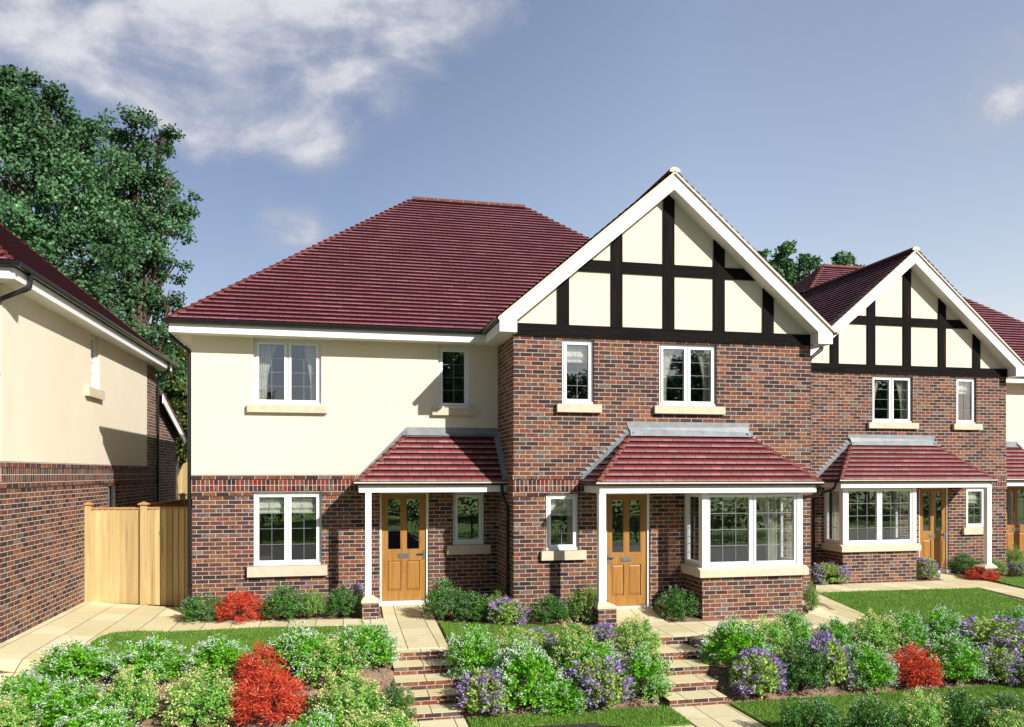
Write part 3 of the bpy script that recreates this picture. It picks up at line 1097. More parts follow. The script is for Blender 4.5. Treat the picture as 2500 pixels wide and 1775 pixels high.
def make_house(label, loc, mirror, depth_y=23.3, cream_side=True, side_windows=False, extension=False, curtains=True):
    global XF
    root = empty('brick_house', loc, label, 'house')
    sg = -1.0 if mirror else 1.0
    XF = lambda p: ((p[0] - HX) * sg, p[1] - HYY, p[2])
    XL, XG, XR, YF, YG, YB = -2.649, 2.934, 8.757, 15.0, 13.535, depth_y
    ZB = -0.35
    front = lambda Y: (lambda u, d, z: (u, Y + d, z))
    lside = lambda u, d, z: (XL + d, u, z)

    loW, loN, dr1 = (-1.60, -0.395, 0.742, 2.095), (2.059, 2.667, 1.062, 2.073), (0.676, 1.595, -0.06, 2.072)
    upW, upN = (-1.60, -0.397, 3.695, 4.895), (1.77, 2.382, 3.695, 4.87)
    g_loN, dr2 = (3.528, 4.128, 1.065, 2.073), (4.635, 5.49, -0.06, 2.072)
    g_upN, g_upW = (3.822, 4.417, 3.680, 4.843), (5.668, 6.811, 3.680, 4.83)
    bay_hole = (6.24, 8.04, 0.62, 2.09)
    side_up, side_lo = (18.97, 19.52, 3.86, 5.06 - 0.13), (20.15, 20.95, 0.9, 2.07)
    sw = [side_up] if side_windows else []
    sl = [side_lo] if side_windows else []

    # ---- walls
    bw = MB()
    wall_skin(bw, XL, XG, ZB, 2.413, [loW, loN, dr1], front(YF))
    wall_skin(bw, XG, XR, ZB, 4.99, [g_loN, dr2, g_upN, g_upW, bay_hole], front(YG))
    bw.face([(XG, YG, ZB), (XG, YF + 0.2, ZB), (XG, YF + 0.2, 4.99), (XG, YG, 4.99)])
    bw.face([(XR, YG, ZB), (XR, YB, ZB), (XR, YB, 4.99), (XR, YG, 4.99)])
    bw.face([(XL, YB, ZB), (XR, YB, ZB), (XR, YB, 4.99), (XL, YB, 4.99)])
    YS = YB - 1.0                                           # brick strip at the back of the rendered flank
    wall_skin(bw, YF, YB, ZB, 2.413, sl, lside)
    bw.face([(XL, YS, 2.413), (XL, YB, 2.413), (XL, YB, 4.99), (XL, YS, 4.99)])
    bw.build('brick_wall', 'brick', root)
    rw = MB()
    pr = 0.014
    wall_skin(rw, XL - pr, XG, 2.413, 4.99, [upW, upN], front(YF - pr))
    wall_skin(rw, YF - pr, YS, 2.413, 4.99, sw, lambda u, d, z: (XL - pr + d, u, z))
    rw.face([(XL - pr, YF - pr, 2.4135), (XG, YF - pr, 2.4135), (XG, YF, 2.4135), (XL - pr, YF, 2.4135)])
    rw.face([(XL - pr, YS, 2.413), (XL, YS, 2.413), (XL, YS, 4.99), (XL - pr, YS, 4.99)])
    rw.face([(XL - pr, YF, 2.4135), (XL, YF, 2.4135), (XL, YS, 2.4135), (XL - pr, YS, 2.4135)])
    rw.build('rendered_wall', 'render', root)
    # soldier band, with a projecting course above and below
    bands = MB()
    sol = MB()
    for mbx, z0, z1, o in ((bands, 2.329, 2.411, 0.020), (sol, 2.1195, 2.3285, 0.008), (bands, 2.034, 2.119, 0.020)):
        segs = [(XL - o, XG - o)] if z0 > 2.1 else [(XL - o, loW[0]), (loW[1], dr1[0]), (dr1[1], loN[0]), (loN[1], XG - o)]
        for a, c in segs:
            mbx.box(a, c, YF - o, YF + 0.03, z0, z1)
        segs = [(XG - o, XR + o)] if z0 > 2.1 else [(XG - o, g_loN[0]), (g_loN[1], dr2[0]), (dr2[1], 6.2), (8.1, XR + o)]
        for a, c in segs:
            mbx.box(a, c, YG - o, YG + 0.03, z0, z1)
        mbx.box(XG - o, XG + 0.03, YG + 0.03, YF - o, z0, z1)
        mbx.box(XL - o, XL + 0.03, YF + 0.03, YB, z0, z1)
        mbx.box(XR - 0.03, XR + o, YG + 0.03, YB, z0, z1)
    bands.build('brick_course', 'brick', root)
    sol.build('soldier_course', 'soldier_brick', root)

    # ---- gable: rendered panel and timbers
    AX, AZ = 5.835, 7.555
    zs = lambda x: AZ - 0.850 * abs(x - AX)
    gp = MB()
    gp.face([(XG, YG, 4.985), (XR, YG, 4.985), (XR, YG, zs(XR) + 0.05), (AX, YG, AZ + 0.05), (XG, YG, zs(XG) + 0.05)])
    gp.build('gable_panel', 'render', root)
    y1, y0 = YG + 0.01, YG - 0.030
    t = MB()
    t.prism([(2.9, 4.877), (XR + 0.03, 4.877), (XR + 0.03, 5.087), (2.9, 5.087)], y0 - 0.006, y1)
    t.build('timber_beam', 'timber_horizontal', root)
    t = MB()
    xa = lambda z: (AZ - z) / 0.850
    t.prism([(AX - xa(6.065), 6.065), (AX + xa(6.065), 6.065), (AX + xa(6.272), 6.272), (AX - xa(6.272), 6.272)], y0, y1)
    t.build('timber_beam', 'timber_horizontal', root)
    for a, c in ((3.732, 3.942), (4.738, 4.946), (5.739, 5.953), (6.738, 6.958), (7.744, 7.963)):
        poly = [(a, 5.0872), (c, 5.0872), (c, zs(c))] + ([(AX, AZ)] if a < AX < c else []) + [(a, zs(a))]
        t = MB()
        t.prism(poly, y0 - 0.003, y1)
        t.build('timber_post', 'timber_vertical', root)

    # ---- bargeboard, verge, soffits, fascias
    GB = 13.235
    EL, ER = 2.624, 9.028
    s = 0.8514
    bg_ = MB()
    top = 7.828
    bg_.prism([(AX, top), (EL, top - s * (AX - EL)), (EL, 4.877), (2.931, 4.877), (2.931, AZ - 0.850 * (AX - 2.931)), (AX, AZ),
               (8.728, AZ - 0.850 * (8.728 - AX)), (8.728, 4.877), (ER, 4.877), (ER, top - s * (ER - AX))], GB, GB + 0.028)
    bg_.build('bargeboard', 'white_paint', root)
    vg = MB()
    vt = 0.05
    vg.prism([(AX, top + 0.002), (EL - 0.03, top + 0.002 - s * (AX - EL + 0.03)), (EL - 0.03, top + vt - s * (AX - EL + 0.03)), (AX, top + vt),
              (ER + 0.03, top + vt - s * (ER + 0.03 - AX)), (ER + 0.03, top + 0.002 - s * (ER + 0.03 - AX))], GB - 0.03, GB + 0.3)
    vg.build('verge', 'verge_mortar', root)
    sf = MB()
    yb = GB + 0.028
    for x0, x1 in ((2.931, AX), (8.728, AX)):
        sf.face([(x0, yb, AZ - 0.850 * abs(x0 - AX)), (x1, yb, AZ), (x1, YG, AZ), (x0, YG, AZ - 0.850 * abs(x0 - AX))])
    for x0 in (2.931, 8.728):
        sf.face([(x0, yb, 4.879), (x0, YG, 4.879), (x0, YG, 5.09), (x0, yb, 5.09)])
    YE = 14.6
    sf.face([(EL + 0.02, yb, 4.885), (XG + 0.02, yb, 4.885), (XG + 0.02, YE + 0.02, 4.885), (EL + 0.02, YE + 0.02, 4.885)])
    sf.face([(8.728, yb, 4.885), (ER - 0.02, yb, 4.885), (ER - 0.02, YB + 0.38, 4.885), (8.728, YB + 0.38, 4.885)])
    FL = -2.96
    sf.face([(FL + 0.02, YE + 0.02, 4.909), (EL + 0.4, YE + 0.02, 4.909), (EL + 0.4, YF + 0.01, 4.909), (FL + 0.02, YF + 0.01, 4.909)])
    sf.face([(FL + 0.02, YF, 4.909), (XL + 0.01, YF, 4.909), (XL + 0.01, YB + 0.38, 4.909), (FL + 0.02, YB + 0.38, 4.909)])
    sf.build('soffit', 'white_paint', root)
    fz0, fz1 = 4.897, 5.05
    fa = MB()
    fa.box(FL, EL + 0.024, YE, YE + 0.022, fz0, fz1)
    fa.build('fascia', 'white_paint', root)
    fa = MB()
    fa.box(FL, FL + 0.022, YE + 0.0225, YB + 0.38, fz0, fz1)
    fa.build('fascia', 'white_paint', root)
    fa = MB()
    fa.box(EL, EL + 0.022, yb, YE - 0.0005, 4.878, fz1)
    fa.build('fascia', 'white_paint', root)
    fa = MB()
    fa.box(ER - 0.022, ER, yb, YB + 0.38, 4.878, fz1)
    fa.build('fascia', 'white_paint', root)
    for p0, p1, o in (((FL - 0.10, YE - 0.002, 5.105), (EL - 0.0, YE - 0.002, 5.105), (0, -1, 0)),
                      ((FL - 0.002, YE - 0.10, 5.105), (FL - 0.002, YB + 0.45, 5.105), (-1, 0, 0)),
                      ((EL - 0.002, GB + 0.0, 5.105), (EL - 0.002, YE - 0.0, 5.105), (-1, 0, 0)),
                      ((ER + 0.002, GB + 0.0, 5.105), (ER + 0.002, YB + 0.45, 5.105), (1, 0, 0))):
        g = MB()
        gutter(g, p0, p1, o)
        g.build('gutter', 'gutter_black', root, True)

    # ---- main roof and gable roof
    eX0, eX1, eY0, eY1, ze = -2.99, 9.06, 14.52, YB + 0.42, 5.108
    gX0, gY0 = 2.59, GB - 0.03
    half = (eY1 - eY0) / 2
    gh = (eX1 - gX0) / 2
    gauge_plan = G_MAIN / math.sqrt(1 + T_ROOF ** 2)
    n = int(half / gauge_plan) + 1
    rf = MB()
    rgx0, rgx1 = eX0 + half, eX1 - half
    N3 = (0, n, half)
    courses(rf, N3, gauge_plan, G_MAIN, T_ROOF, lambda t: (eX0 + t, gX0 + t if t < gh - 1e-6 else eX1 - t), lambda a, t, z: (a, eY0 + t, z), ze)
    courses(rf, N3, gauge_plan, G_MAIN, T_ROOF, lambda t: (eX0 + t, eX1 - t), lambda a, t, z: (a, eY1 - t, z), ze)
    courses(rf, N3, gauge_plan, G_MAIN, T_ROOF, lambda t: (eY0 + t, eY1 - t), lambda a, t, z: (eX0 + t, a, z), ze)
    ng = int(gh / gauge_plan) + 1
    courses(rf, (0, ng, gh), gauge_plan, G_MAIN, T_ROOF, lambda t: (gY0, eY0 + t + 0.02), lambda a, t, z: (gX0 + t, a, z), ze)
    courses(rf, (0, ng, gh), gauge_plan, G_MAIN, T_ROOF, lambda t: (gY0, eY1 - t), lambda a, t, z: (eX1 - t, a, z), ze)
    courses(rf, (ng, n, half), gauge_plan, G_MAIN, T_ROOF, lambda t: (eY0 + t, eY1 - t), lambda a, t, z: (eX1 - t, a, z), ze)
    roof = rf.build('roof', ['roof_tile', 'tile_shadow_line'], root)
    rz = ze + T_ROOF * half
    rd = MB()
    ridge(rd, (rgx0 + 0.03, eY0 + half, rz + 0.02), (rgx1 - 0.03, eY0 + half, rz + 0.02))
    rd.build('ridge_tiles', ['ridge_tile', 'mortar'], roof)
    grz = ze + T_ROOF * gh
    rd = MB()
    ridge(rd, (AX, gY0, grz + 0.01), (AX, eY0 + gh + 0.1, grz + 0.01))
    rd.build('ridge_tiles', ['ridge_tile', 'verge_mortar'], roof)
    k = 1 / math.sqrt(1 + T_ROOF ** 2)
    for (cx_, cy_, tx, ty, da, db) in ((eX0, eY0, rgx0, eY0 + half, (0, 1, 0), (1, 0, 0)), (eX0, eY1, rgx0, eY0 + half, (0, -1, 0), (1, 0, 0)),
                                       (eX1, eY1, rgx1, eY0 + half, (0, -1, 0), (-1, 0, 0)), (eX1 - gh, eY0 + gh, rgx1, eY0 + half, (0, 1, 0), (-1, 0, 0))):
        hb = MB()
        z0_ = ze + T_ROOF * (abs(cx_ - (eX0 if cx_ < 3 else eX1)))
        nb = max(2, int(abs(tx - cx_) / gauge_plan))
        bonnets(hb, (cx_, cy_, z0_), (tx, ty, rz), (da, db), nb)
        hb.build('hip_tiles', ['hip_tile', 'gutter_black'], roof)

    # ---- porch over the first door
    def porch(x0, x1, yw, ye, left_hip, right_hip, z_e=2.27):
        pr_ = MB()
        dep = yw - ye
        gp_ = G_PORCH / math.sqrt(1 + T_PORCH ** 2)
        nn = int(dep / gp_) + 1
        courses(pr_, (0, nn, dep), gp_, G_PORCH, T_PORCH, lambda t: (x0 + t if left_hip else x0, x1 - t if right_hip else x1), lambda a, t, z: (a, ye + t, z), z_e, 0.022)
        for hip, xe, dirx in ((left_hip, x0, 1), (right_hip, x1, -1)):
            if hip:
                courses(pr_, (0, nn, dep), gp_, G_PORCH, T_PORCH, lambda t: (ye + t, yw), lambda a, t, z: (xe + dirx * t, a, z), z_e, 0.022)
        ro = pr_.build('porch_roof', ['porch_tile', 'tile_shadow_line'], root)
        zt = z_e + T_PORCH * dep
        for hip, xe, dirx in ((left_hip, x0, 1), (right_hip, x1, -1)):
            if hip:
                hb = MB()
                bonnets(hb, (xe, ye, z_e), (xe + dirx * dep, yw, zt), ((0, 1, 0), (dirx, 0, 0)), nn - 1, 0.10, 0.026)
                hb.build('hip_tiles', ['porch_tile' if False else 'hip_tile', 'gutter_black'], ro)
        fx0, fx1, fy = (x0 + 0.07 if left_hip else x0), (x1 - 0.07 if right_hip else x1), ye + 0.075
        fb = MB()
        fb.box(fx0, fx1, fy, fy + 0.05, 2.10, 2.235)
        if left_hip:
            fb.box(fx0, fx0 + 0.05, fy + 0.0505, yw, 2.10, 2.235)
        if right_hip:
            fb.box(fx1 - 0.05, fx1, fy + 0.0505, yw, 2.10, 2.235)
        fb.build('fascia', 'white_paint', ro)
        sf_ = MB()
        sf_.box(fx0 + 0.052, fx1 - (0.052 if right_hip else 0), fy + 0.052, yw - 0.001, 2.108, 2.125)
        sf_.build('soffit', 'white_paint', ro)
        gt = MB()
        gutter(gt, (x0 - 0.03 if left_hip else x0, fy - 0.001, 2.272), (x1 + 0.03 if right_hip else x1, fy - 0.001, 2.272), (0, -1, 0), 0.044)
        if left_hip:
            gutter(gt, (fx0 - 0.001, fy - 0.08, 2.272), (fx0 - 0.001, yw - 0.03, 2.272), (-1, 0, 0), 0.044)
        if right_hip:
            gutter(gt, (fx1 + 0.001, fy - 0.08, 2.272), (fx1 + 0.001, yw - 0.03, 2.272), (1, 0, 0), 0.044)
        gt.build('gutter', 'gutter_black', ro, True)
        lp_ = MB()
        lp_.box(x0 - 0.02 if left_hip else x0, x1 + 0.02 if right_hip else x1, fy - 0.096, fy - 0.088, 2.262, 2.286)
        lp_.build('gutter_lip_highlight', 'verge_mortar', ro)  # cream strip paints the sunlit top edge of the black gutter
        return ro, zt

    # porch 1
    py0, px0 = 14.0, 0.20
    ro, zt = porch(px0, XG, YF, py0, True, False)
    fl = MB()
    ax_ = px0 + (YF - py0)
    yw = YF - pr - 0.006
    fl.face([(ax_ - 0.03, yw, zt + 0.115), (XG - 0.002, yw, zt + 0.115), (XG - 0.002, yw - 0.006, zt + 0.01), (ax_ - 0.07, yw - 0.006, zt + 0.01)])
    fl.face([(ax_ - 0.07, yw - 0.006, zt + 0.01), (XG - 0.002, yw - 0.006, zt + 0.01), (XG - 0.002, yw - 0.10, zt - 0.045), (ax_ - 0.10, yw - 0.10, zt - 0.045)])
    fl.face([(px0 - 0.02, yw, 2.30), (px0 + 0.08, yw - 0.03, 2.30), (ax_ - 0.02, yw - 0.03, zt + 0.03), (ax_ - 0.03, yw, zt + 0.115)])
    fl.face([(px0 + 0.08, yw - 0.03, 2.30), (px0 + 0.10, yw - 0.10, 2.33), (ax_ - 0.02, yw - 0.10, zt + 0.0), (ax_ - 0.02, yw - 0.03, zt + 0.03)])
    xr = XG - 0.006
    fl.face([(xr, YF - 0.02, zt + 0.115), (xr, py0 + 0.02, 2.41), (xr - 0.004, py0 + 0.02, 2.31), (xr - 0.004, YF - 0.02, zt + 0.01)])
    fl.face([(xr - 0.004, YF - 0.02, zt + 0.03), (xr - 0.004, py0 + 0.02, 2.335), (xr - 0.09, py0 + 0.02, 2.318), (xr - 0.09, YF - 0.02, zt + 0.012)])
    fl.build('flashing', 'lead', ro)

    def post(x0, x1, y0_, pier):
        pm = MB()
        pm.box(x0, x1, y0_, y0_ + (x1 - x0), 0.26, 2.1)
        po = pm.build('porch_post', 'white_paint', root)
        a, c, e, g = pier
        q = MB()
        q.box(a, c, e, g, ZB, 0.165)
        q.build('brick_pier', 'brick', po)
        q = MB()
        mx, my = (x0 + x1) / 2, y0_ + (x1 - x0) / 2
        q.box(a - 0.018, c + 0.018, e - 0.018, g + 0.018, 0.166, 0.20)
        tp = [(mx - 0.075, my - 0.075), (mx + 0.075, my - 0.075), (mx + 0.075, my + 0.075), (mx - 0.075, my + 0.075)]
        bt = [(a - 0.018, e - 0.018), (c + 0.018, e - 0.018), (c + 0.018, g + 0.018), (a - 0.018, g + 0.018)]
        for k_ in range(4):
            (p, q_), (r, s_) = bt[k_], bt[(k_ + 1) % 4]
            (p2, q2), (r2, s2) = tp[k_], tp[(k_ + 1) % 4]
            q.face([(p, q_, 0.20), (r, s_, 0.20), (r2, s2, 0.272), (p2, q2, 0.272)])
        q.face([(p, q_, 0.272) for p, q_ in tp])
        q.build('pier_cap', 'stone', po)

    post(0.380, 0.487, 14.085, (0.324, 0.606, 13.99, 14.272))
    door(root, front(YF), dr1[0], dr1[1], True)
    # porch 2 with the bay
    qy0 = 12.56
    ro, zt = porch(4.15, 8.36, YG, qy0, True, True)
    fl = MB()
    dep = YG - qy0
    yw = YG - 0.008
    for xe, dx in ((4.15, 1), (8.36, -1)):
        # stepped flashing cut into the brick joints
        nst = 12
        for i in range(nst):
            z0_, z1_ = 2.33 + i * 0.0745, 2.33 + (i + 1) * 0.0745
            xa_ = xe + dx * ((z0_ - 2.27) / T_PORCH - 0.02)
            xb_ = xe + dx * ((z1_ - 2.27) / T_PORCH - 0.02)
            fl.face([(xa_ - dx * 0.055, yw, z0_), (xa_ - dx * 0.135, yw, z1_ - 0.003), (xb_ + dx * 0.02, yw, z1_ - 0.003), (xa_ + dx * 0.04, yw, z0_)])
        fl.face([(xe - dx * 0.03, yw - 0.004, 2.33), (xe + dx * (dep - 0.04), yw - 0.004, zt + 0.07), (xe + dx * (dep + 0.0), yw - 0.05, zt + 0.03), (xe + dx * 0.05, yw - 0.05, 2.335)])
        fl.face([(xe + dx * 0.05, yw - 0.05, 2.335), (xe + dx * (dep + 0.0), yw - 0.05, zt + 0.03), (xe + dx * (dep + 0.02), yw - 0.11, zt - 0.0), (xe + dx * 0.10, yw - 0.11, 2.34)])
    a, c = 4.15 + dep, 8.36 - dep
    fl.face([(a - 0.10, yw - 0.002, zt + 0.205), (c + 0.10, yw - 0.002, zt + 0.205), (c + 0.06, yw - 0.002, zt + 0.06), (a - 0.06, yw - 0.002, zt + 0.06)])
    fl.face([(a - 0.06, yw - 0.004, zt + 0.085), (c + 0.06, yw - 0.03, zt + 0.125), (c + 0.04, yw - 0.06, zt + 0.02), (a - 0.04, yw - 0.06, zt + 0.02)])
    fl.face([(a - 0.04, yw - 0.06, zt + 0.02), (c + 0.04, yw - 0.06, zt + 0.02), (c + 0.06, yw - 0.12, zt - 0.06), (a - 0.06, yw - 0.12, zt - 0.06)])
    fl.build('flashing', 'lead', ro)
    post(4.214, 4.334, 12.645, (4.171, 4.489, 12.55, 12.868))
    door(root, front(YG), dr2[0], dr2[1], False)

    # bay
    bx0, bx1, by = 6.165, 8.122, 12.80
    q = MB()
    q.box(bx0, bx1, by, YG + 0.02, ZB, 0.612)
    bay = q.build('bay_window', 'brick', root)
    q = MB()
    o = 0.075
    q.prism([(by - o, 0.613), (YG - 0.001, 0.613), (YG - 0.001, 0.775), (by + 0.01, 0.775), (by - o, 0.735)], bx0 - o, bx1 + o, 0, 'X')
    q.build('sill', 'stone', bay)
    zb_, zt_ = 0.776, 2.106
    for cx0, cx1, cy0, cy1 in ((bx0, bx0 + 0.105, by, by + 0.105), (bx1 - 0.105, bx1, by, by + 0.105), (bx0, bx0 + 0.06, YG - 0.05, YG - 0.001), (bx1 - 0.06, bx1, YG - 0.05, YG - 0.001)):
        fr = MB()
        fr.box(cx0, cx1, cy0, cy1, zb_, zt_)
        fr.build('corner_post', 'upvc', bay)
    fput = lambda u, d, z: (u, by + d, z)

    def bay_light(put, u0, u1, lights, cols, recess):
        e_ = 0.001
        f2, gl_, br = MB(), MB(), MB()
        of = 0.035
        put_box(f2, put, u0, u1, recess, recess + 0.06, zt_ - of, zt_ - e_)
        put_box(f2, put, u0, u1, recess - 0.02, recess + 0.06, zb_ + e_, zb_ + of)
        wl = (u1 - u0 - (lights - 1) * 0.03) / lights
        for k_ in range(lights):
            a_ = u0 + k_ * (wl + 0.03)
            c_ = a_ + wl
            if k_:
                put_box(f2, put, a_ - 0.03, a_, recess, recess + 0.06, zb_ + of, zt_ - of)
            s_ = 0.05
            e2, g2 = zb_ + of + 0.006, zt_ - of - 0.006
            q0, q1 = recess - 0.014, recess + 0.045
            put_box(f2, put, a_ + 0.004, c_ - 0.004, q0, q1, g2 - s_, g2)
            put_box(f2, put, a_ + 0.004, c_ - 0.004, q0, q1, e2, e2 + s_)
            put_box(f2, put, a_ + 0.004, a_ + s_, q0, q1, e2 + s_, g2 - s_)
            put_box(f2, put, c_ - s_, c_ - 0.004, q0, q1, e2 + s_, g2 - s_)
            pa, pc, pe, pg = a_ + s_, c_ - s_, e2 + s_, g2 - s_
            put_box(gl_, put, pa - 0.003, pc + 0.003, recess + 0.02, recess + 0.024, pe - 0.003, pg + 0.003)
            for i in range(1, cols):
                x = pa + (pc - pa) * i / cols
                put_box(br, put, x - 0.0048, x + 0.0048, recess + 0.010, recess + 0.0185, pe, pg)
            for j in range(1, 4):
                z = pe + (pg - pe) * j / 4
                put_box(br, put, pa, pc, recess + 0.0115, recess + 0.0175, z - 0.0048, z + 0.0048)
        f2.build('casement', 'upvc', bay)
        gl_.build('pane', 'glass', bay)
        br.build('glazing_bars', 'lead_came', bay)

    bay_light(fput, bx0 + 0.106, bx1 - 0.106, 2, 3, 0.03)
    bay_light(lambda u, d, z: (bx0 + d, u, z), by + 0.106, YG - 0.051, 1, 2, 0.02)
    bay_light(lambda u, d, z: (bx1 - d, u, z), by + 0.106, YG - 0.051, 1, 2, 0.02)
    q = MB()
    a, c, dd0, dd1 = 5.9, 8.4, YG + 0.12, YG + 2.4
    q.face([(a, dd1, -0.05), (c, dd1, -0.05), (c, dd1, 2.3), (a, dd1, 2.3)])
    for uu in (a, c):
        q.face([(uu, dd0, -0.05), (uu, dd1, -0.05), (uu, dd1, 2.3), (uu, dd0, 2.3)])
    for zz in (-0.05, 2.3):
        q.face([(a, dd0, zz), (c, dd0, zz), (c, dd1, zz), (a, dd1, zz)])
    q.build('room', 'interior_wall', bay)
    drape(bay, lambda u, d, z: (u, by + d, z), bx1 - 0.62, bx1 - 0.14, 0.80, 2.08, 0.62, 1)

    # ---- windows
    dz = lambda a: a if curtains else None
    window(root, front(YF - pr), *upW, 2, 4, 2, (-1.703, -0.289, 3.549, 3.692), dz('curtains'))
    window(root, front(YF - pr), *upN, 1, 4, 2, (1.655, 2.493, 3.545, 3.692), None)
    window(root, front(YF), *loW, 2, 4, 2, (-1.703, -0.289, 0.553, 0.740), dz('blind'))
    window(root, front(YF), *loN, 1, 1, 1, (1.947, 2.781, 0.883, 1.060), None)
    window(root, front(YG), *g_upN, 1, 4, 2, (3.71, 4.539, 3.528, 3.677), dz('blind'))
    window(root, front(YG), *g_upW, 2, 4, 1, (5.552, 6.945, 3.533, 3.677), dz('curtains'))
    window(root, front(YG), *g_loN, 1, 4, 2, (3.424, 4.25, 0.898, 1.063), dz('blind'))
    if side_windows:
        lp = lambda u, d, z: (XL - pr + d, u, z)
        window(root, lp, *side_up, 1, 4, 2, (18.6, 19.6, side_up[2] - 0.18, side_up[2] - 0.003), None, 0.075)
        window(root, lside, *side_lo, 1, 4, 2, (20.05, 21.05, side_lo[2] - 0.17, side_lo[2] - 0.003), None, 0.075)

    # ---- downpipes
    def pipe(pts, r=0.034):
        m_ = MB()
        m_.tube(pts, r, 12)
        # collars at the joints
        for i in (1, 2):
            if i < len(pts) - 1:
                p = Vector(pts[i])
                d_ = (Vector(pts[i + 1]) - p).normalized()
                m_.tube([p + d_ * 0.02, p + d_ * 0.09], r + 0.006, 12)
        z = pts[-1][2]
        x, y = pts[-1][:2]
        for zc in np.arange(z + 0.5, pts[-2][2] - 0.2, 1.6):
            m_.tube([(x, y, zc), (x, y, zc + 0.05)], r + 0.008, 12)
        m_.build('downpipe', 'pipe_black', root, True)

    px_, py_ = (XL + 0.03, YF - 0.062) if side_windows else (XL - 0.056, YF + 0.05)
    pipe([(FL - 0.05, YE + 0.42, 5.06), (FL - 0.05, YE + 0.42, 4.93), (FL - 0.03, YE + 0.41, 4.86), (px_ - 0.03, py_ - 0.02, 4.66), (px_, py_, 4.58), (px_, py_, -0.1)])
    if side_windows:
        pipe([(FL - 0.05, YB - 0.25, 5.06), (FL - 0.05, YB - 0.24, 4.92), (FL - 0.02, YB - 0.2, 4.85), (XL - 0.09, YB - 0.06, 4.66), (XL - 0.056, YB - 0.04, 4.58), (XL - 0.056, YB - 0.04, -0.1)])
    pipe([(XG - 0.11, 14.03, 2.22), (XG - 0.11, 14.03, 2.10), (XG - 0.10, 14.03, 2.04), (XG - 0.05, 13.90, 1.86), (XG - 0.042, 13.88, 1.80), (XG - 0.042, 13.88, -0.1)], 0.03)
    pipe([(ER + 0.05, YG + 0.12, 5.06), (ER + 0.05, YG + 0.12, 4.90), (ER + 0.03, YG + 0.12, 4.84), (XR + 0.08, YG + 0.12, 4.66), (XR + 0.05, YG + 0.12, 4.58), (XR + 0.05, YG + 0.12, -0.1)])
    pipe([(8.40, 12.66, 2.22), (8.40, 12.70, 2.12), (8.41, 12.8, 2.05), (8.42, 13.40, 1.95), (8.42, YG - 0.045, 1.88), (8.42, YG - 0.045, -0.1)], 0.03)

    if extension:
        ex = MB()
        ya, yb2, za, zb2 = YB + 0.01, YB + 2.55, 4.24, 3.38
        ex.prism([(ya, ZB), (yb2, ZB), (yb2, zb2), (ya, za)], XL + 0.02, XL + 4.0, 0, 'X')
        exo = ex.build('rear_extension', 'brick', root)
        rm = MB()
        rm.prism([(ya, za + 0.02), (yb2 + 0.35, zb2 - 0.10), (yb2 + 0.35, zb2 - 0.05), (ya, za + 0.07)], XL - 0.2, XL + 4.1, 0, 'X')
        rm.build('extension_roof', 'roof_tile', exo)
        vb = MB()
        vb.prism([(ya, za - 0.20), (yb2 + 0.33, zb2 - 0.31), (yb2 + 0.33, zb2 - 0.095), (ya, za + 0.018)], XL - 0.18, XL - 0.15, 0, 'X')
        vb.build('bargeboard', 'white_paint', exo)
    XF = None
    return root


make_house('nearest cream and brick house, whole in view, with half-timbered gable and two red porches', (HX, HYY, 0), False)
make_house('second half-timbered house beyond on the right, mirrored, its bay window left of its door', (19.45 - HX, 18.415, 0), True)
make_house('house at the left edge showing its long cream flank, narrow window and dark red roof', (-7.349 - HX, 12.31, 0.2), True, 24.34, True, True, True)


# ------------------------------------------------------------------ fences
def capped_post(parent, x, y, z0, z1, w_=0.10):
    m_ = MB()
    m_.box(x - w_ / 2, x + w_ / 2, y - w_ / 2, y + w_ / 2, z0, z1)
    p = m_.build('post', 'fence_wood', parent)
    c = MB()
    h = w_ * 0.78
    c.box(x - h, x + h, y - h, y + h, z1 + 0.001, z1 + 0.022)
    for q in (((-h, -h), (h, -h)), ((h, -h), (h, h)), ((h, h), (-h, h)), ((-h, h), (-h, -h))):
        c.face([(x + q[0][0], y + q[0][1], z1 + 0.022), (x + q[1][0], y + q[1][1], z1 + 0.022), (x, y, z1 + 0.062)])
    c.build('post_cap', 'fence_rail', p)


def board_panel(parent, name, p0, p1, z0, z1, bw=0.105):
    """feather-edge boards between two points, under a capping rail"""
    p0, p1 = Vector((*p0, 0)), Vector((*p1, 0))
    L = (p1 - p0).length
    d = (p1 - p0) / L
    nrm = Vector((d.y, -d.x, 0))
    n_ = max(1, round(L / bw))
    m_ = MB()
    for k in range(n_):
        a, c = p0 + d * (L * k / n_), p0 + d * (L * (k + 1) / n_ + 0.012)
        zz = lambda p: ground_z(p.x, p.y) + z0
        q = [a + nrm * 0.004, c + nrm * 0.026, c - nrm * 0.006, a - nrm * 0.006]
        bot = [Vector((p.x, p.y, zz(p))) for p in q]
        topv = [Vector((p.x, p.y, z1)) for p in q]
        for i in range(4):
            j = (i + 1) % 4
            m_.face([bot[i], bot[j], topv[j], topv[i]])
        m_.face(topv)
    o = m_.build(name, 'fence_wood', parent)
    r = MB()
    ra = [p0 - nrm * 0.02, p1 - nrm * 0.02, p1 + nrm * 0.035, p0 + nrm * 0.035]
    bt = [Vector((p.x, p.y, z1)) for p in ra]
    tp = [Vector((p.x, p.y, z1 + 0.035)) for p in ra]
    for i in range(4):
        j = (i + 1) % 4
        r.face([bt[i], bt[j], tp[j], tp[i]])
    r.face(tp)
    r.face(bt[::-1])
    r.build('capping_rail', 'fence_rail', o)


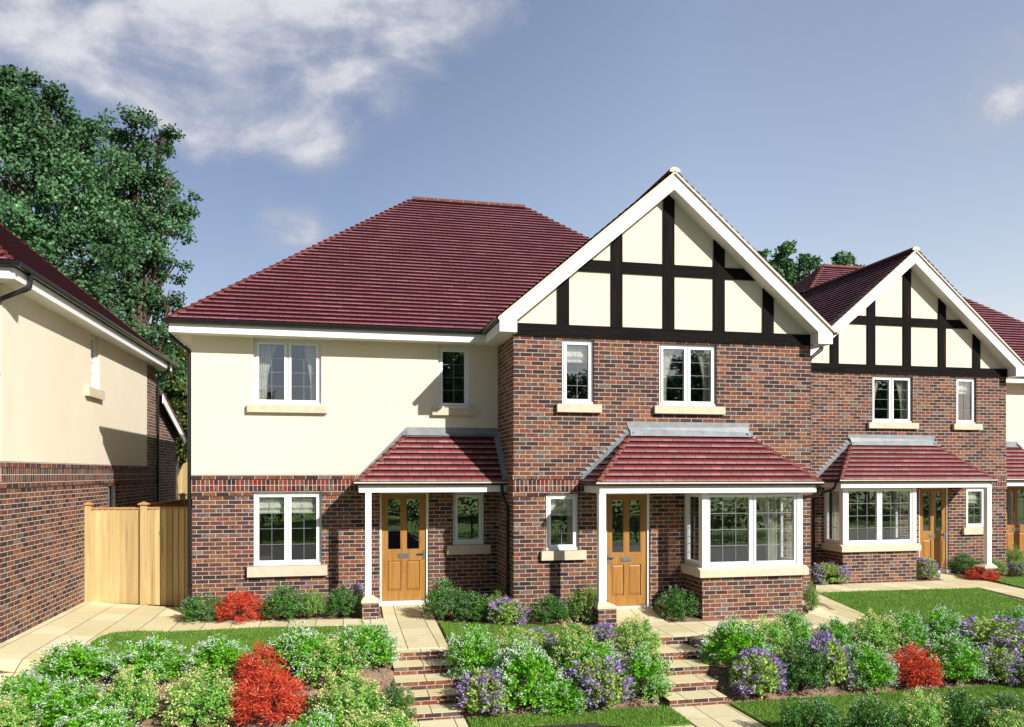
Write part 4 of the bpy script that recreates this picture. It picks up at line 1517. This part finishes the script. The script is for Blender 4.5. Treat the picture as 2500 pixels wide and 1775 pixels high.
GY = 16.0
gt = empty('side_gate', (-3.7, GY, 0), 'tall pale timber boarded gate with capped posts between the two houses', 'gate')
_link = []
for args in (('gate_panel', (-4.60, GY), (-3.74, GY)), ('fence_panel', (-3.62, GY), (-2.66, GY))):
    XF = lambda p: (p[0] + 3.7, p[1] - GY, p[2])
    board_panel(gt, args[0], args[1], args[2], 0.01, 1.765)
capped_post(gt, -4.645, GY - 0.01, -0.1, 1.85)
capped_post(gt, -3.68, GY - 0.02, -0.15, 1.845, 0.115)
XF = None
bf = empty('garden_fence', (-3.2, 20, 0), 'brown boarded fence with capped post running back behind the timber gate', 'fence')
XF = lambda p: (p[0] + 3.2, p[1] - 20, p[2])
board_panel(bf, 'fence_panel', (-3.80, 16.3), (-3.62, 19.2), 0.0, 1.80)
board_panel(bf, 'fence_panel', (-3.60, 19.3), (-3.40, 24.0), 0.0, 1.80)
capped_post(bf, -3.61, 19.25, -0.15, 1.93, 0.11)
XF = None
ff = empty('boundary_fence', (-5, 40, 0), 'pale boarded fence far behind, glimpsed past the rear extension', 'fence')
XF = lambda p: (p[0] + 5, p[1] - 40, p[2])
board_panel(ff, 'fence_panel', (-14, 40), (4, 40), 0.0, 3.0, 0.14)
XF = None


# ------------------------------------------------------------------ garden steps
def steps(label, ys, xr, width):
    root = empty('garden_steps', (xr[0] - width / 2, ys[0], STEP_Z[0]), label, 'steps')
    ox, oy, oz = root.location
    global XF
    XF = lambda p: (p[0] - ox, p[1] - oy, p[2] - oz)
    for k in range(5):
        x1, x0 = xr[k], xr[k] - width
        ybk = ys[k] + 0.45 if k else ys[0] + 0.5
        q = MB()
        q.box(x0, x1, ys[k], ybk, STEP_Z[k + 1] - 0.12, STEP_Z[k] - 0.006)
        # two courses of brick to each riser
        zl, zh, yf = STEP_Z[k + 1] - 0.002, STEP_Z[k] - 0.006, ys[k] - 0.003
        q.face([(x0, yf, zl), (x1, yf, zl), (x1, yf, zh), (x0, yf, zh)], [(x0, 0.075 * k + 0.005), (x1, 0.075 * k + 0.005), (x1, 0.075 * k + 0.145), (x0, 0.075 * k + 0.145)])
        q.build('riser', 'brick', root)
        q = MB()
        yback = ys[k - 1] - 0.002 if k else ys[0] + 0.20
        q.box(x0 - 0.008, x1 + 0.008, ys[k] - 0.008, yback, STEP_Z[k] - 0.0055, STEP_Z[k] + (0.004 if k == 0 else 0))
        q.build('tread', 'paving', root)
    XF = None


steps('five brick garden steps with stone treads below the first oak door', S1_Y, [1.508] * 5, 0.82)
steps('five brick garden steps with stone treads leading up beside the bay window', S2_Y, S2_XR, 0.82)


# ------------------------------------------------------------------ planting
def leaf_mesh(name, C, A, B, U, mat, V=None):
    """one folded quad for each leaf: base C, length vector A, half-width vector B"""
    n = len(C)
    v = np.empty((n, 4, 3))
    v[:, 0] = C
    v[:, 1] = C + A * 0.5 + B
    v[:, 2] = C + A
    v[:, 3] = C + A * 0.5 - B
    me = bpy.data.meshes.new(name)
    me.vertices.add(n * 4)
    me.vertices.foreach_set('co', v.ravel())
    me.loops.add(n * 4)
    me.loops.foreach_set('vertex_index', np.arange(n * 4, dtype=np.int32))
    me.polygons.add(n)
    me.polygons.foreach_set('loop_start', np.arange(0, n * 4, 4, dtype=np.int32))
    me.update(calc_edges=True)
    uvl = me.uv_layers.new(name='UVMap')
    uv = np.repeat(np.stack([np.clip(U, 0.001, 0.999), np.zeros(n)], 1), 4, 0)
    uvl.data.foreach_set('uv', uv.ravel())
    me.materials.append(MATS[mat])
    return me


def unit(a):
    return a / np.maximum(np.linalg.norm(a, axis=-1, keepdims=True), 1e-9)


def add_mesh(name, me, parent=None):
    o = bpy.data.objects.new(name, me)
    COL.objects.link(o)
    if parent:
        o.parent = parent
    return o


def bush_points(rng, n_tips, per, spread, lump=0.16, flat=1.0, inner=0.35):
    """leaf positions on sprigs that fill a lumpy dome of radius 0.5, height 1, plus their outward directions"""
    ph = rng.uniform(0, 2 * math.pi, n_tips)
    cz = rng.uniform(-0.35, 1.0, n_tips)
    s_ = np.sqrt(1 - cz ** 2)
    d = np.stack([s_ * np.cos(ph), s_ * np.sin(ph), cz], 1)
    lum = 1 + lump * np.sin(d[:, 0] * 5 + 1) * np.cos(d[:, 1] * 5) + rng.normal(0, lump * 0.45, n_tips)
    tip = d * lum[:, None] * 0.5
    tip[:, 2] = 0.36 + tip[:, 2] * 1.22
    tip[:, 2] = np.maximum(tip[:, 2], 0.03)
    fr = 1 - (1 - inner) * rng.beta(0.9, 1.9, (n_tips, per))
    base = np.array([0, 0, 0.25])
    pts = base + (tip - base)[:, None, :] * fr[..., None]
    pts += rng.normal(0, spread, pts.shape)
    pts[..., 2] = np.maximum(pts[..., 2], 0.02)
    return pts, np.repeat(d[:, None, :], per, 1), tip, d


def shrub_kind(seed, leaf, flower, label, cat, spread=0.026, lump=0.16):
    """shrub of unit width and height: foliage, stems and (if it flowers) blossom"""
    rng = np.random.default_rng(seed)
    root = empty('shrub', (0, 0, 0), label, 'shrub')
    n_tips, per, size, wid, mat, stiff = leaf
    pts, dr, tip, td = bush_points(rng, n_tips, per, spread, lump)
    P, D = pts.reshape(-1, 3), dr.reshape(-1, 3)
    n = len(P)
    A = unit(D * stiff + rng.normal(0, 1, (n, 3)) + np.array([0, 0, 0.25])) * size * rng.uniform(0.6, 1.3, (n, 1))
    side = unit(np.cross(A, D + rng.normal(0, 0.7, (n, 3)))) * size * wid
    add_mesh('foliage', leaf_mesh('foliage', P, A, side, rng.beta(2, 2, n), mat), root)
    if flower:
        nf, perf, fs, fw, fmat, cl = flower
        # blossom sits in drifts over the outside of the shrub
        score = np.sin(td[:, 0] * 4 + seed) + np.cos(td[:, 1] * 5 + seed * 2) + td[:, 2] * 0.6 + rng.normal(0, 0.5, len(td))
        idx = np.argsort(-score)[:nf]
        T = tip[idx] + td[idx] * 0.012
        Q = (T[:, None, :] + rng.normal(0, cl, (len(idx), perf, 3))).reshape(-1, 3)
        Q[:, 2] = np.maximum(Q[:, 2], 0.05)
        DD = np.repeat(td[idx], perf, 0)
        m_ = len(Q)
        A = unit(DD * 1.3 + rng.normal(0, 0.8, (m_, 3))) * fs * rng.uniform(0.6, 1.25, (m_, 1))
        side = unit(np.cross(A, rng.normal(0, 1, (m_, 3)))) * fs * fw
        tag(add_mesh('blossom', leaf_mesh('blossom', Q, A, side, rng.beta(2, 2, m_), fmat), root), kind='stuff')
    st = MB()
    for k in range(0, len(tip), max(1, len(tip) // 26)):
        e = Vector(tip[k]) * 0.92
        st.tube([(0.02 * math.cos(k), 0.02 * math.sin(k), -0.06), (e.x * 0.4, e.y * 0.4, e.z * 0.45), (e.x, e.y, e.z)], [0.014, 0.009, 0.003], 5)
    st.build('stems', 'bark', root)
    return root


KINDS = {
    'white': [shrub_kind(s_, (170, 27, 0.060, 0.30, 'leaf_bright', 0.8), (110, 13, 0.048, 0.19, 'petal_white', 0.036), 'x', 'shrub') for s_ in (11, 12, 13)],
    'yellow': [shrub_kind(s_, (170, 27, 0.054, 0.30, 'leaf_yellowgreen', 0.7), (120, 15, 0.036, 0.36, 'petal_cream', 0.036), 'x', 'shrub') for s_ in (21, 22)],
    'red': [shrub_kind(s_, (125, 46, 0.095, 0.080, 'needle_red', 0.9), None, 'x', 'shrub', 0.032, 0.07) for s_ in (31, 32)],
    'purple': [shrub_kind(s_, (190, 17, 0.080, 0.30, 'leaf_lime', 0.5), (88, 10, 0.085, 0.22, 'petal_purple', 0.034), 'x', 'shrub', 0.026, 0.09) for s_ in (41, 42)],
    'dark': [shrub_kind(s_, (180, 28, 0.050, 0.30, 'leaf_dark', 0.6), (60, 6, 0.026, 0.30, 'petal_white', 0.035), 'x', 'shrub') for s_ in (51, 52)],
    'olive': [shrub_kind(s_, (230, 22, 0.048, 0.28, 'leaf_olive', 0.7), (60, 7, 0.026, 0.35, 'petal_cream', 0.035), 'x', 'shrub') for s_ in (61, 62)],
}
used = {}

# every shrub: kind, left, right, top, bottom in the photograph scaled to 2287 wide, label
SHRUBS = [
    # bed under the wall of the nearest house, left of its first door
    ('dark', 405, 500, 1325, 1393, 'dark green clipped shrub beside the black downpipe and timber gate'),
    ('red', 485, 590, 1321, 1394, 'red feathery shrub under the ground-floor window, against the brick wall'),
    ('dark', 583, 690, 1308, 1390, 'dark green shrub under the ground-floor window, just right of the red one'),
    ('olive', 668, 735, 1318, 1384, 'small olive green shrub under the right end of the ground-floor window sill'),
    ('dark', 728, 800, 1308, 1384, 'dark green shrub against the brick wall left of the porch post pier'),
    ('purple', 775, 822, 1305, 1376, 'small purple-flowered shrub tucked against the porch post pier'),
    # between the two doors
    ('dark', 945, 1035, 1293, 1392, 'tall dark green shrub touching the right side of the first oak door'),
    ('dark', 1008, 1098, 1322, 1393, 'dark green shrub under the small window between door and grey downpipe'),
    ('olive', 1078, 1142, 1322, 1392, 'olive green shrub in the corner at the foot of the downpipe'),
    ('purple', 1092, 1178, 1337, 1399, 'purple-flowered shrub at the brick corner between the two porches'),
    ('dark', 1180, 1272, 1330, 1396, 'dark green shrub under the small window left of the second porch post'),
    ('olive', 1262, 1358, 1308, 1392, 'yellow-green shrub leaning against the second porch post and its pier'),
    ('dark', 1468, 1560, 1312, 1387, 'dark green shrub between the second oak door and the bay window'),
    ('olive', 1795, 1828, 1300, 1372, 'pale green shrub at the right corner of the bay window wall'),
    # in front of the far house
    ('purple', 1812, 1890, 1255, 1309, 'purple shrub left of the far house bay window'),
    ('purple', 2046, 2093, 1243, 1299, 'purple and green shrub between the far bay window and the far door'),
    ('dark', 2122, 2182, 1235, 1286, 'dark green shrub right of the far oak door'),
    ('red', 2160, 2226, 1264, 1299, 'low red shrub at the foot of the far porch post'),
    ('olive', 2180, 2244, 1245, 1287, 'olive shrub behind the far porch post, right of the low red one'),
    ('olive', 2238, 2290, 1218, 1285, 'tall olive shrub at the right edge, before the farthest oak door'),
    ('purple', 2258, 2300, 1252, 1291, 'purple shrub at the right edge in the far flower bed'),
    # bank left of the first steps
    ('white', 92, 245, 1432, 1535, 'white-flowered green shrub at the left end of the curved lawn edge'),
    ('white', 262, 412, 1427, 1532, 'white-flowered shrub alone against the middle of the left lawn'),
    ('white', 425, 556, 1427, 1512, 'white-flowered shrub just left of the tall red shrub, top of the bank'),
    ('red', 532, 640, 1438, 1545, 'red shrub at the top of the left bank, upper of the two'),
    ('red', 525, 682, 1492, 1622, 'largest red shrub, low on the left bank'),
    ('white', 600, 738, 1402, 1520, 'white-flowered shrub right of the red pair on the left bank'),
    ('white', 742, 880, 1393, 1497, 'white-flowered shrub beside the path, at the head of the first steps'),
    ('yellow', 690, 805, 1432, 1535, 'cream-flowered shrub on the left bank below two white-flowered ones'),
    ('yellow', 378, 522, 1497, 1630, 'cream-flowered shrub on the bank left of the largest red shrub'),
    ('yellow', 232, 350, 1500, 1632, 'cream-flowered shrub below the gap between two white-flowered shrubs, left bank'),
    ('white', -20, 110, 1503, 1610, 'white-flowered shrub cut by the left edge below the paving'),
    ('white', 95, 245, 1520, 1632, 'white-flowered shrub low in the left corner of the bank'),
    ('yellow', -40, 75, 1560, 1660, 'cream-flowered shrub in the bottom left corner'),
    ('white', 130, 290, 1582, 1690, 'white-flowered shrub cut by the bottom edge, left corner'),
    ('yellow', 690, 855, 1510, 1640, 'broad cream-flowered shrub on the bank right of the largest red shrub'),
    ('dark', 842, 928, 1528, 1620, 'dark green shrub beside the lower treads of the first steps'),
    ('yellow', 770, 935, 1588, 1690, 'cream-flowered shrub cut by the bottom edge beside the first steps'),
    ('white', 640, 780, 1592, 1690, 'white-flowered shrub cut by the bottom edge right of the largest red shrub'),
    # bank between the two flights of steps
    ('white', 1003, 1112, 1400, 1525, 'white-flowered shrub at the right-hand edge of the first steps, upper bank'),
    ('yellow', 1100, 1200, 1405, 1500, 'cream-flowered shrub behind the purple one, top of the middle bank'),
    ('purple', 1150, 1240, 1405, 1480, 'purple shrub at the top of the middle bank, second from its left end'),
    ('white', 1105, 1245, 1440, 1590, 'large white-flowered shrub in the heart of the middle bank'),
    ('yellow', 1225, 1332, 1395, 1515, 'cream-flowered shrub standing before the second porch pier'),
    ('purple', 1310, 1390, 1393, 1470, 'purple-topped shrub at the top of the middle bank below the pier'),
    ('yellow', 1375, 1472, 1380, 1470, 'pale cream-flowered shrub beside the head of the second steps'),
    ('white', 1380, 1497, 1450, 1572, 'white-flowered shrub halfway down the left side of the second steps'),
    ('purple', 1027, 1142, 1490, 1601, 'big purple shrub low beside the right of the first steps'),
    ('white', 1195, 1302, 1515, 1597, 'small white-flowered shrub at the foot of the middle bank'),
    ('purple', 1275, 1402, 1468, 1586, 'big purple shrub at the foot of the middle bank, above the lower lawn'),
    ('white', 1255, 1385, 1432, 1530, 'white-flowered shrub behind the big purple one of the middle bank'),
    # bank right of the second steps
    ('white', 1575, 1712, 1388, 1495, 'white-flowered shrub at the head of the second steps, right side'),
    ('yellow', 1650, 1762, 1380, 1470, 'cream-flowered shrub in front of the bay window brickwork'),
    ('white', 1720, 1815, 1363, 1450, 'white-flowered shrub below the right corner of the bay window'),
    ('purple', 1630, 1747, 1455, 1561, 'round purple shrub at the foot of the right bank beside the second steps'),
    ('dark', 1730, 1842, 1430, 1552, 'dark green shrub between the two purple shrubs of the right bank'),
    ('purple', 1800, 1893, 1418, 1542, 'tall narrow purple shrub in the middle of the right bank'),
    ('white', 1820, 1905, 1385, 1470, 'white-flowered shrub at the end of the slanting path'),
    ('yellow', 1888, 2002, 1370, 1470, 'pale cream-flowered shrub at the near corner of the right lawn'),
    ('white', 1972, 2062, 1363, 1455, 'white-flowered shrub on the right lawn edge behind the red shrub'),
    ('white', 1880, 1992, 1438, 1546, 'white-flowered shrub just left of the red shrub of the right bank'),
    ('red', 1990, 2098, 1440, 1541, 'rounded red shrub on the right bank above the lower lawn'),
    ('white', 2060, 2152, 1358, 1450, 'white-flowered shrub against the right lawn, above and right of the red shrub'),
    ('white', 2070, 2192, 1418, 1532, 'white-flowered shrub just right of the red shrub of the right bank'),
    ('purple', 2140, 2310, 1380, 1485, 'broad purple shrub at the right edge, top of the bank'),
    ('purple', 2178, 2272, 1440, 1532, 'purple shrub low on the right bank under the broad purple one'),
    ('white', 2228, 2330, 1360, 1440, 'white-flowered shrub cut by the right edge beside the lawn'),
    ('dark', 2262, 2360, 1465, 1545, 'dark green shrub cut by the right edge at the foot of the bank'),
    # row on the lower lawn
    ('dark', 1745, 1876, 1555, 1665, 'dark green shrub alone on the lower lawn, leftmost of the front row'),
    ('dark', 1888, 2012, 1560, 1672, 'dark green shrub, second of the front row on the lower lawn'),
    ('yellow', 1998, 2112, 1545, 1670, 'cream-flowered shrub in the middle of the front row on the lower lawn'),
    ('dark', 2085, 2202, 1543, 1665, 'dark green shrub right of the cream-flowered one in the front row'),
    ('yellow', 2195, 2312, 1590, 1690, 'cream-flowered shrub in the bottom right corner'),
    ('dark', 2180, 2310, 1553, 1650, 'dark green shrub at the right end of the front row, behind the cream-flowered one'),
]
K = 2500 / 2287
rs = random.Random(3)
for kind, l, r, tp, bt, lab in SHRUBS:
    l, r, tp, bt = l * K, r * K, tp * K, bt * K
    p = at((l + r) / 2, bt - 0.10 * (bt - tp))
    zc = p.x * SA + p.y * CA
    wdt = (r - l) / F_PX * zc
    hgt = (bt - tp) / F_PX * zc * 0.90
    sc = (wdt * 0.98, wdt * 0.92, hgt * 1.02)
    lst = KINDS[kind]
    i = rs.randrange(len(lst))
    src = lst[i]
    loc = (p.x, p.y, ground_z(p.x, p.y) - 0.02)
    rz = rs.uniform(0, 6.28)
    if (kind, i) not in used:
        used[(kind, i)] = src
        src.location, src.rotation_euler, src.scale = loc, (0, 0, rz), sc
        src['label'] = lab
        src['group'] = 'shrubs planted in the front gardens'
    else:
        copy_thing(src, loc, rz, sc, lab, 'shrubs planted in the front gardens')
for kind, lst in KINDS.items():          # a kind's variant that found no place
    for i, o in enumerate(lst):
        if (kind, i) not in used:
            for ch in list(o.children):
                bpy.data.objects.remove(ch)
            bpy.data.objects.remove(o)


def tree(name, label, group, blobs, Y, trunk_px, leaf=0.17, dens=520, seed=1, mat='tree_leaf', base_z=-0.15, cat='tree'):
    """crown of leaf clumps at depth Y; blobs are clump centres and radii in photograph pixels; trunk with limbs to the clumps"""
    rng = np.random.default_rng(seed)
    cl = []
    for x, y, r in blobs:
        c = on_y(x, y, Y)
        zc = c.x * SA + c.y * CA
        R = r / F_PX * zc
        cl.append((np.array([c.x, Y + rng.uniform(-0.5, 0.5) * R * 0.9, c.z]), R))
    t0 = on_y(trunk_px[0], trunk_px[1], Y)
    ox, oy, oz = t0.x, Y, base_z
    root = empty(name, (ox, oy, oz), label, cat, group)
    O = np.array([ox, oy, oz])
    C_, A_, B_, U_ = [], [], [], []
    for c, R in cl:
        # sub-clumps over the clump's surface
        ns = max(7, int(9 * R * R))
        d = unit(rng.normal(0, 1, (ns, 3)))
        sc_ = c + d * R * rng.uniform(0.35, 0.92, (ns, 1))
        n = int(dens * R * R)
        pick = rng.integers(0, ns, n)
        rad = min(R * 0.36, 0.6)
        off = unit(rng.normal(0, 1, (n, 3))) * rad * rng.uniform(0.1, 1.0, (n, 1)) ** 0.6
        P = sc_[pick] + off * np.array([1.15, 1.15, 0.8])
        D = unit(P - c) + np.array([0, 0, 0.35])
        A = unit(D * 0.5 + rng.normal(0, 1, (n, 3)) + np.array([0, 0, -0.25])) * leaf * rng.uniform(0.6, 1.3, (n, 1))
        nrm = D + rng.normal(0, 0.6, (n, 3))
        B = unit(np.cross(A, nrm)) * leaf * 0.36
        C_.append(P)
        A_.append(A)
        B_.append(B)
        U_.append(rng.beta(1.6, 2.2, n))
    P = np.concatenate(C_) - O
    me = leaf_mesh('crown', P, np.concatenate(A_), np.concatenate(B_), np.concatenate(U_), mat)
    add_mesh('crown', me, root)
    tm = MB()
    zmid = np.mean([c[2] for c, R in cl]) - oz
    r0 = 0.019 * max(c[2] - oz for c, R in cl)
    fork = Vector((0, 0, zmid * 0.45))
    tm.tube([(0, 0, -0.3), (0.05, 0.03, fork.z * 0.5), tuple(fork)], [r0 * 1.25, r0, r0 * 0.85], 10)
    for c, R in cl:
        e = Vector(c - O)
        m1 = fork.lerp(e, 0.5) + Vector((rng.normal(0, 0.25), rng.normal(0, 0.25), 0.3))
        tm.tube([tuple(fork - Vector((0, 0, 0.2))), tuple(m1), tuple(e)], [r0 * 0.6, r0 * 0.34, r0 * 0.12], 7)
        for k in range(5):
            dd = unit(rng.normal(0, 1, 3)) * R * 0.6
            e2 = e + Vector(dd)
            mm = e.lerp(e2, 0.5) + Vector(rng.normal(0, 0.1, 3))
            tm.tube([tuple(m1.lerp(e, 0.6)), tuple(mm), tuple(e2)], [r0 * 0.16, r0 * 0.09, r0 * 0.03], 5)
    tm.build('trunk', 'bark', root, True)
    return root


tree('broadleaf_tree', 'tallest dark green tree, at the left edge behind the left house roof', 'trees behind the houses',
     [(45, 195, 62), (0, 200, 70), (110, 235, 60), (30, 245, 85), (120, 300, 90), (200, 310, 55), (-60, 330, 120), (60, 400, 140), (190, 380, 85), (170, 500, 120), (-40, 560, 170), (120, 640, 150), (240, 620, 100), (40, 780, 160), (200, 760, 110), (270, 850, 90)],
     31, (60, 900), 0.150, 1150, 7)
tree('broadleaf_tree', 'dark green tree with loose right-hand branches between the left house and the main red roof', 'trees behind the houses',
     [(290, 480, 85), (370, 500, 70), (345, 640, 85), (250, 520, 80), (230, 700, 90), (345, 400, 70), (330, 320, 70), (270, 370, 60), (400, 345, 50), (410, 430, 55), (330, 470, 90), (440, 500, 48), (400, 560, 70), (300, 600, 80), (400, 650, 52), (330, 720, 80), (415, 735, 50), (380, 800, 62), (300, 830, 70), (420, 880, 50), (350, 920, 70)],
     34, (330, 1000), 0.145, 1050, 8)
tree('broadleaf_tree', 'far rounded green tree above the white gable edge of the nearest house', 'trees behind the houses',
     [(1925, 625, 42), (1895, 660, 36), (1955, 660, 40), (1865, 625, 20), (1930, 700, 50), (1985, 640, 26), (1990, 690, 36), (1900, 730, 50), (1970, 740, 50)],
     48, (1935, 1000), 0.22, 1000, 9)
tree('broadleaf_tree', 'far green tree behind the hipped roof end of the second house', 'trees behind the houses',
     [(2065, 625, 24), (2040, 650, 28), (2085, 650, 26), (2015, 670, 22), (2060, 680, 36), (2105, 675, 20), (2110, 700, 30)],
     50, (2070, 1000), 0.22, 1000, 10)
tree('evergreen_bush', 'dark bush in the gap between the left house and the nearest house', 'bushes behind the gap',
     [(420, 850, 45), (450, 880, 40), (410, 900, 50), (440, 970, 55), (410, 990, 50), (430, 1050, 55), (425, 930, 50), (440, 1010, 45), (405, 1030, 40), (430, 1090, 45), (395, 950, 40), (460, 960, 30), (465, 1080, 30), (455, 1010, 45), (462, 920, 40), (440, 1110, 35), (415, 1080, 40), (470, 1050, 40)],
     37, (425, 1110), 0.17, 1500, 12, 'hedge_leaf', -0.15, 'bush')

# across the road, seen only mirrored in the windows
src = tree('broadleaf_tree', 'tree across the road, mirrored in the upstairs window glass', 'trees across the road',
           [(1100, 850, 190), (1350, 830, 200), (1220, 690, 190), (1230, 930, 200)], 26, (1225, 1100), 0.34, 460, 14)
for k, (x, y, s_) in enumerate(((-16, -30, 0.72), (-6, -33, 0.85), (8.5, -31, 1.45), (18, -34, 1.0), (27, -32, 1.15), (38, -35, 1.0), (52, -34, 1.3), (46, -30, 1.1))):
    if k == 0:
        src.location = (x, y, -0.8)
        src.scale = (s_, s_, s_)
    else:
        copy_thing(src, (x, y, -0.8), k * 1.1, (s_, s_, s_), group='trees across the road')
hd = tree('hedge', 'dense hedge across the road, mirrored in the ground-floor glass', None,
     [(-2400 + 330 * i_, 1270 + (i_ % 3) * 14, 230) for i_ in range(24)], 17, (1250, 1100), 0.22, 170, 15, 'hedge_leaf', -0.8, 'hedge')
hd.location = (5, -13, -0.8)
rl = empty('metal_railing', (6, -7, -0.78), 'black iron railing across the road, mirrored in the bay window', 'railing')
rm = MB()
for z in (0.15, 0.95):
    rm.box(-12, 12, -0.015, 0.015, z, z + 0.04)
rm.build('rail', 'iron', rl)
rm = MB()
for x in np.arange(-12, 12.01, 0.13):
    rm.box(x - 0.008, x + 0.008, -0.008, 0.008, 0.05, 1.02)
tag(rm.build('bars', 'iron', rl), kind='stuff')
for x in np.arange(-12, 12.1, 2.4):
    rm = MB()
    rm.box(x - 0.03, x + 0.03, -0.03, 0.03, -0.05, 1.15)
    rm.build('post', 'iron', rl)


# ------------------------------------------------------------------ car parked at the kerb, only its roof reaches the frame
def car():
    root = empty('parked_car', (1.65, 5.08, -0.84), 'black parked car whose roof just shows at the bottom edge', 'car')
    xs = np.linspace(-2.0, 2.0, 41)

    def belt(x):
        return 0.86 + 0.04 * math.cos(x) - 0.16 * max(0, (abs(x) - 1.2) / 0.8) ** 2

    def top(x):
        if x < -1.75 or x > 1.15:
            return belt(x)
        if x < -1.2:
            return lerp(belt(x), 1.36, (x + 1.75) / 0.55)
        if x > 0.45:
            return lerp(1.38, belt(x), (x - 0.45) / 0.70)
        return 1.445 - 0.06 * ((x + 0.35) / 0.85) ** 2

    def ring(x):
        wd = 0.86 - 0.16 * max(0, (abs(x) - 1.3) / 0.7) ** 2
        bz, tz = belt(x), top(x)
        wt = wd - 0.22 * min(1, (tz - bz) / 0.5)
        pts = [(wd * 0.92, 0.22), (wd, 0.45), (wd * 0.99, bz)]
        if tz - bz > 0.02:
            pts += [(wt + 0.02, tz - 0.09), (wt - 0.10, tz - 0.02)]
        else:
            pts += [(wd * 0.85, bz + 0.02), (wd * 0.6, bz + 0.03)]
        return [(x, y, z) for y, z in pts] + [(x, 0.0, tz + 0.015 if tz - bz > 0.02 else bz + 0.05)] + [(x, -y, z) for y, z in reversed(pts)]

    m_ = MB()
    rings = [ring(x) for x in xs]
    for a, c in zip(rings, rings[1:]):
        for i in range(len(a) - 1):
            m_.face([a[i], a[i + 1], c[i + 1], c[i]])
    m_.face(rings[0])
    m_.face(rings[-1])
    body = m_.build('body', 'car_paint', root, True)
    # side glass, windscreen and rear glass, set just proud of the body shell
    for sgn in (1, -1):
        q = MB()
        pts = []
        for x in np.linspace(-1.25, 0.62, 9):
            r = ring(x)
            y0_, z0_ = r[2][1], r[2][2]
            y1_, z1_ = r[3][1], r[3][2]
            pts.append(((x, sgn * (y0_ + 0.004), z0_ + 0.04), (x, sgn * (y1_ + 0.012), z1_ - 0.02)))
        for a, c in zip(pts, pts[1:]):
            q.face([a[0], c[0], c[1], a[1]])
        q.build('side_window', 'gutter_black', body, True)
    q = MB()
    q.face([(1.10, -0.66, 0.93), (1.10, 0.66, 0.93), (0.50, 0.55, 1.385), (0.50, -0.55, 1.385)])
    q.build('windscreen', 'gutter_black', body)
    q = MB()
    q.face([(-0.75, -0.42, 1.462), (-0.75, 0.42, 1.462), (0.15, 0.42, 1.462), (0.15, -0.42, 1.462)])
    q.build('sunroof', 'gutter_black', body)
    for x in (-1.28, 1.28):
        for sgn in (1, -1):
            q = MB()
            q.tube([(x, sgn * 0.66, 0.31), (x, sgn * 0.88, 0.31)], 0.31, 24)
            wl = q.build('wheel', 'rubber', root)
            q = MB()
            q.tube([(x, sgn * 0.80, 0.31), (x, sgn * 0.885, 0.31)], 0.20, 18)
            q.build('rim', 'steel', wl)
    for sgn in (1, -1):
        q = MB()
        q.box(1.84, 1.93, sgn * 0.62 - 0.14, sgn * 0.62 + 0.14, 0.60, 0.72)
        q.build('headlight', 'steel', root)


car()
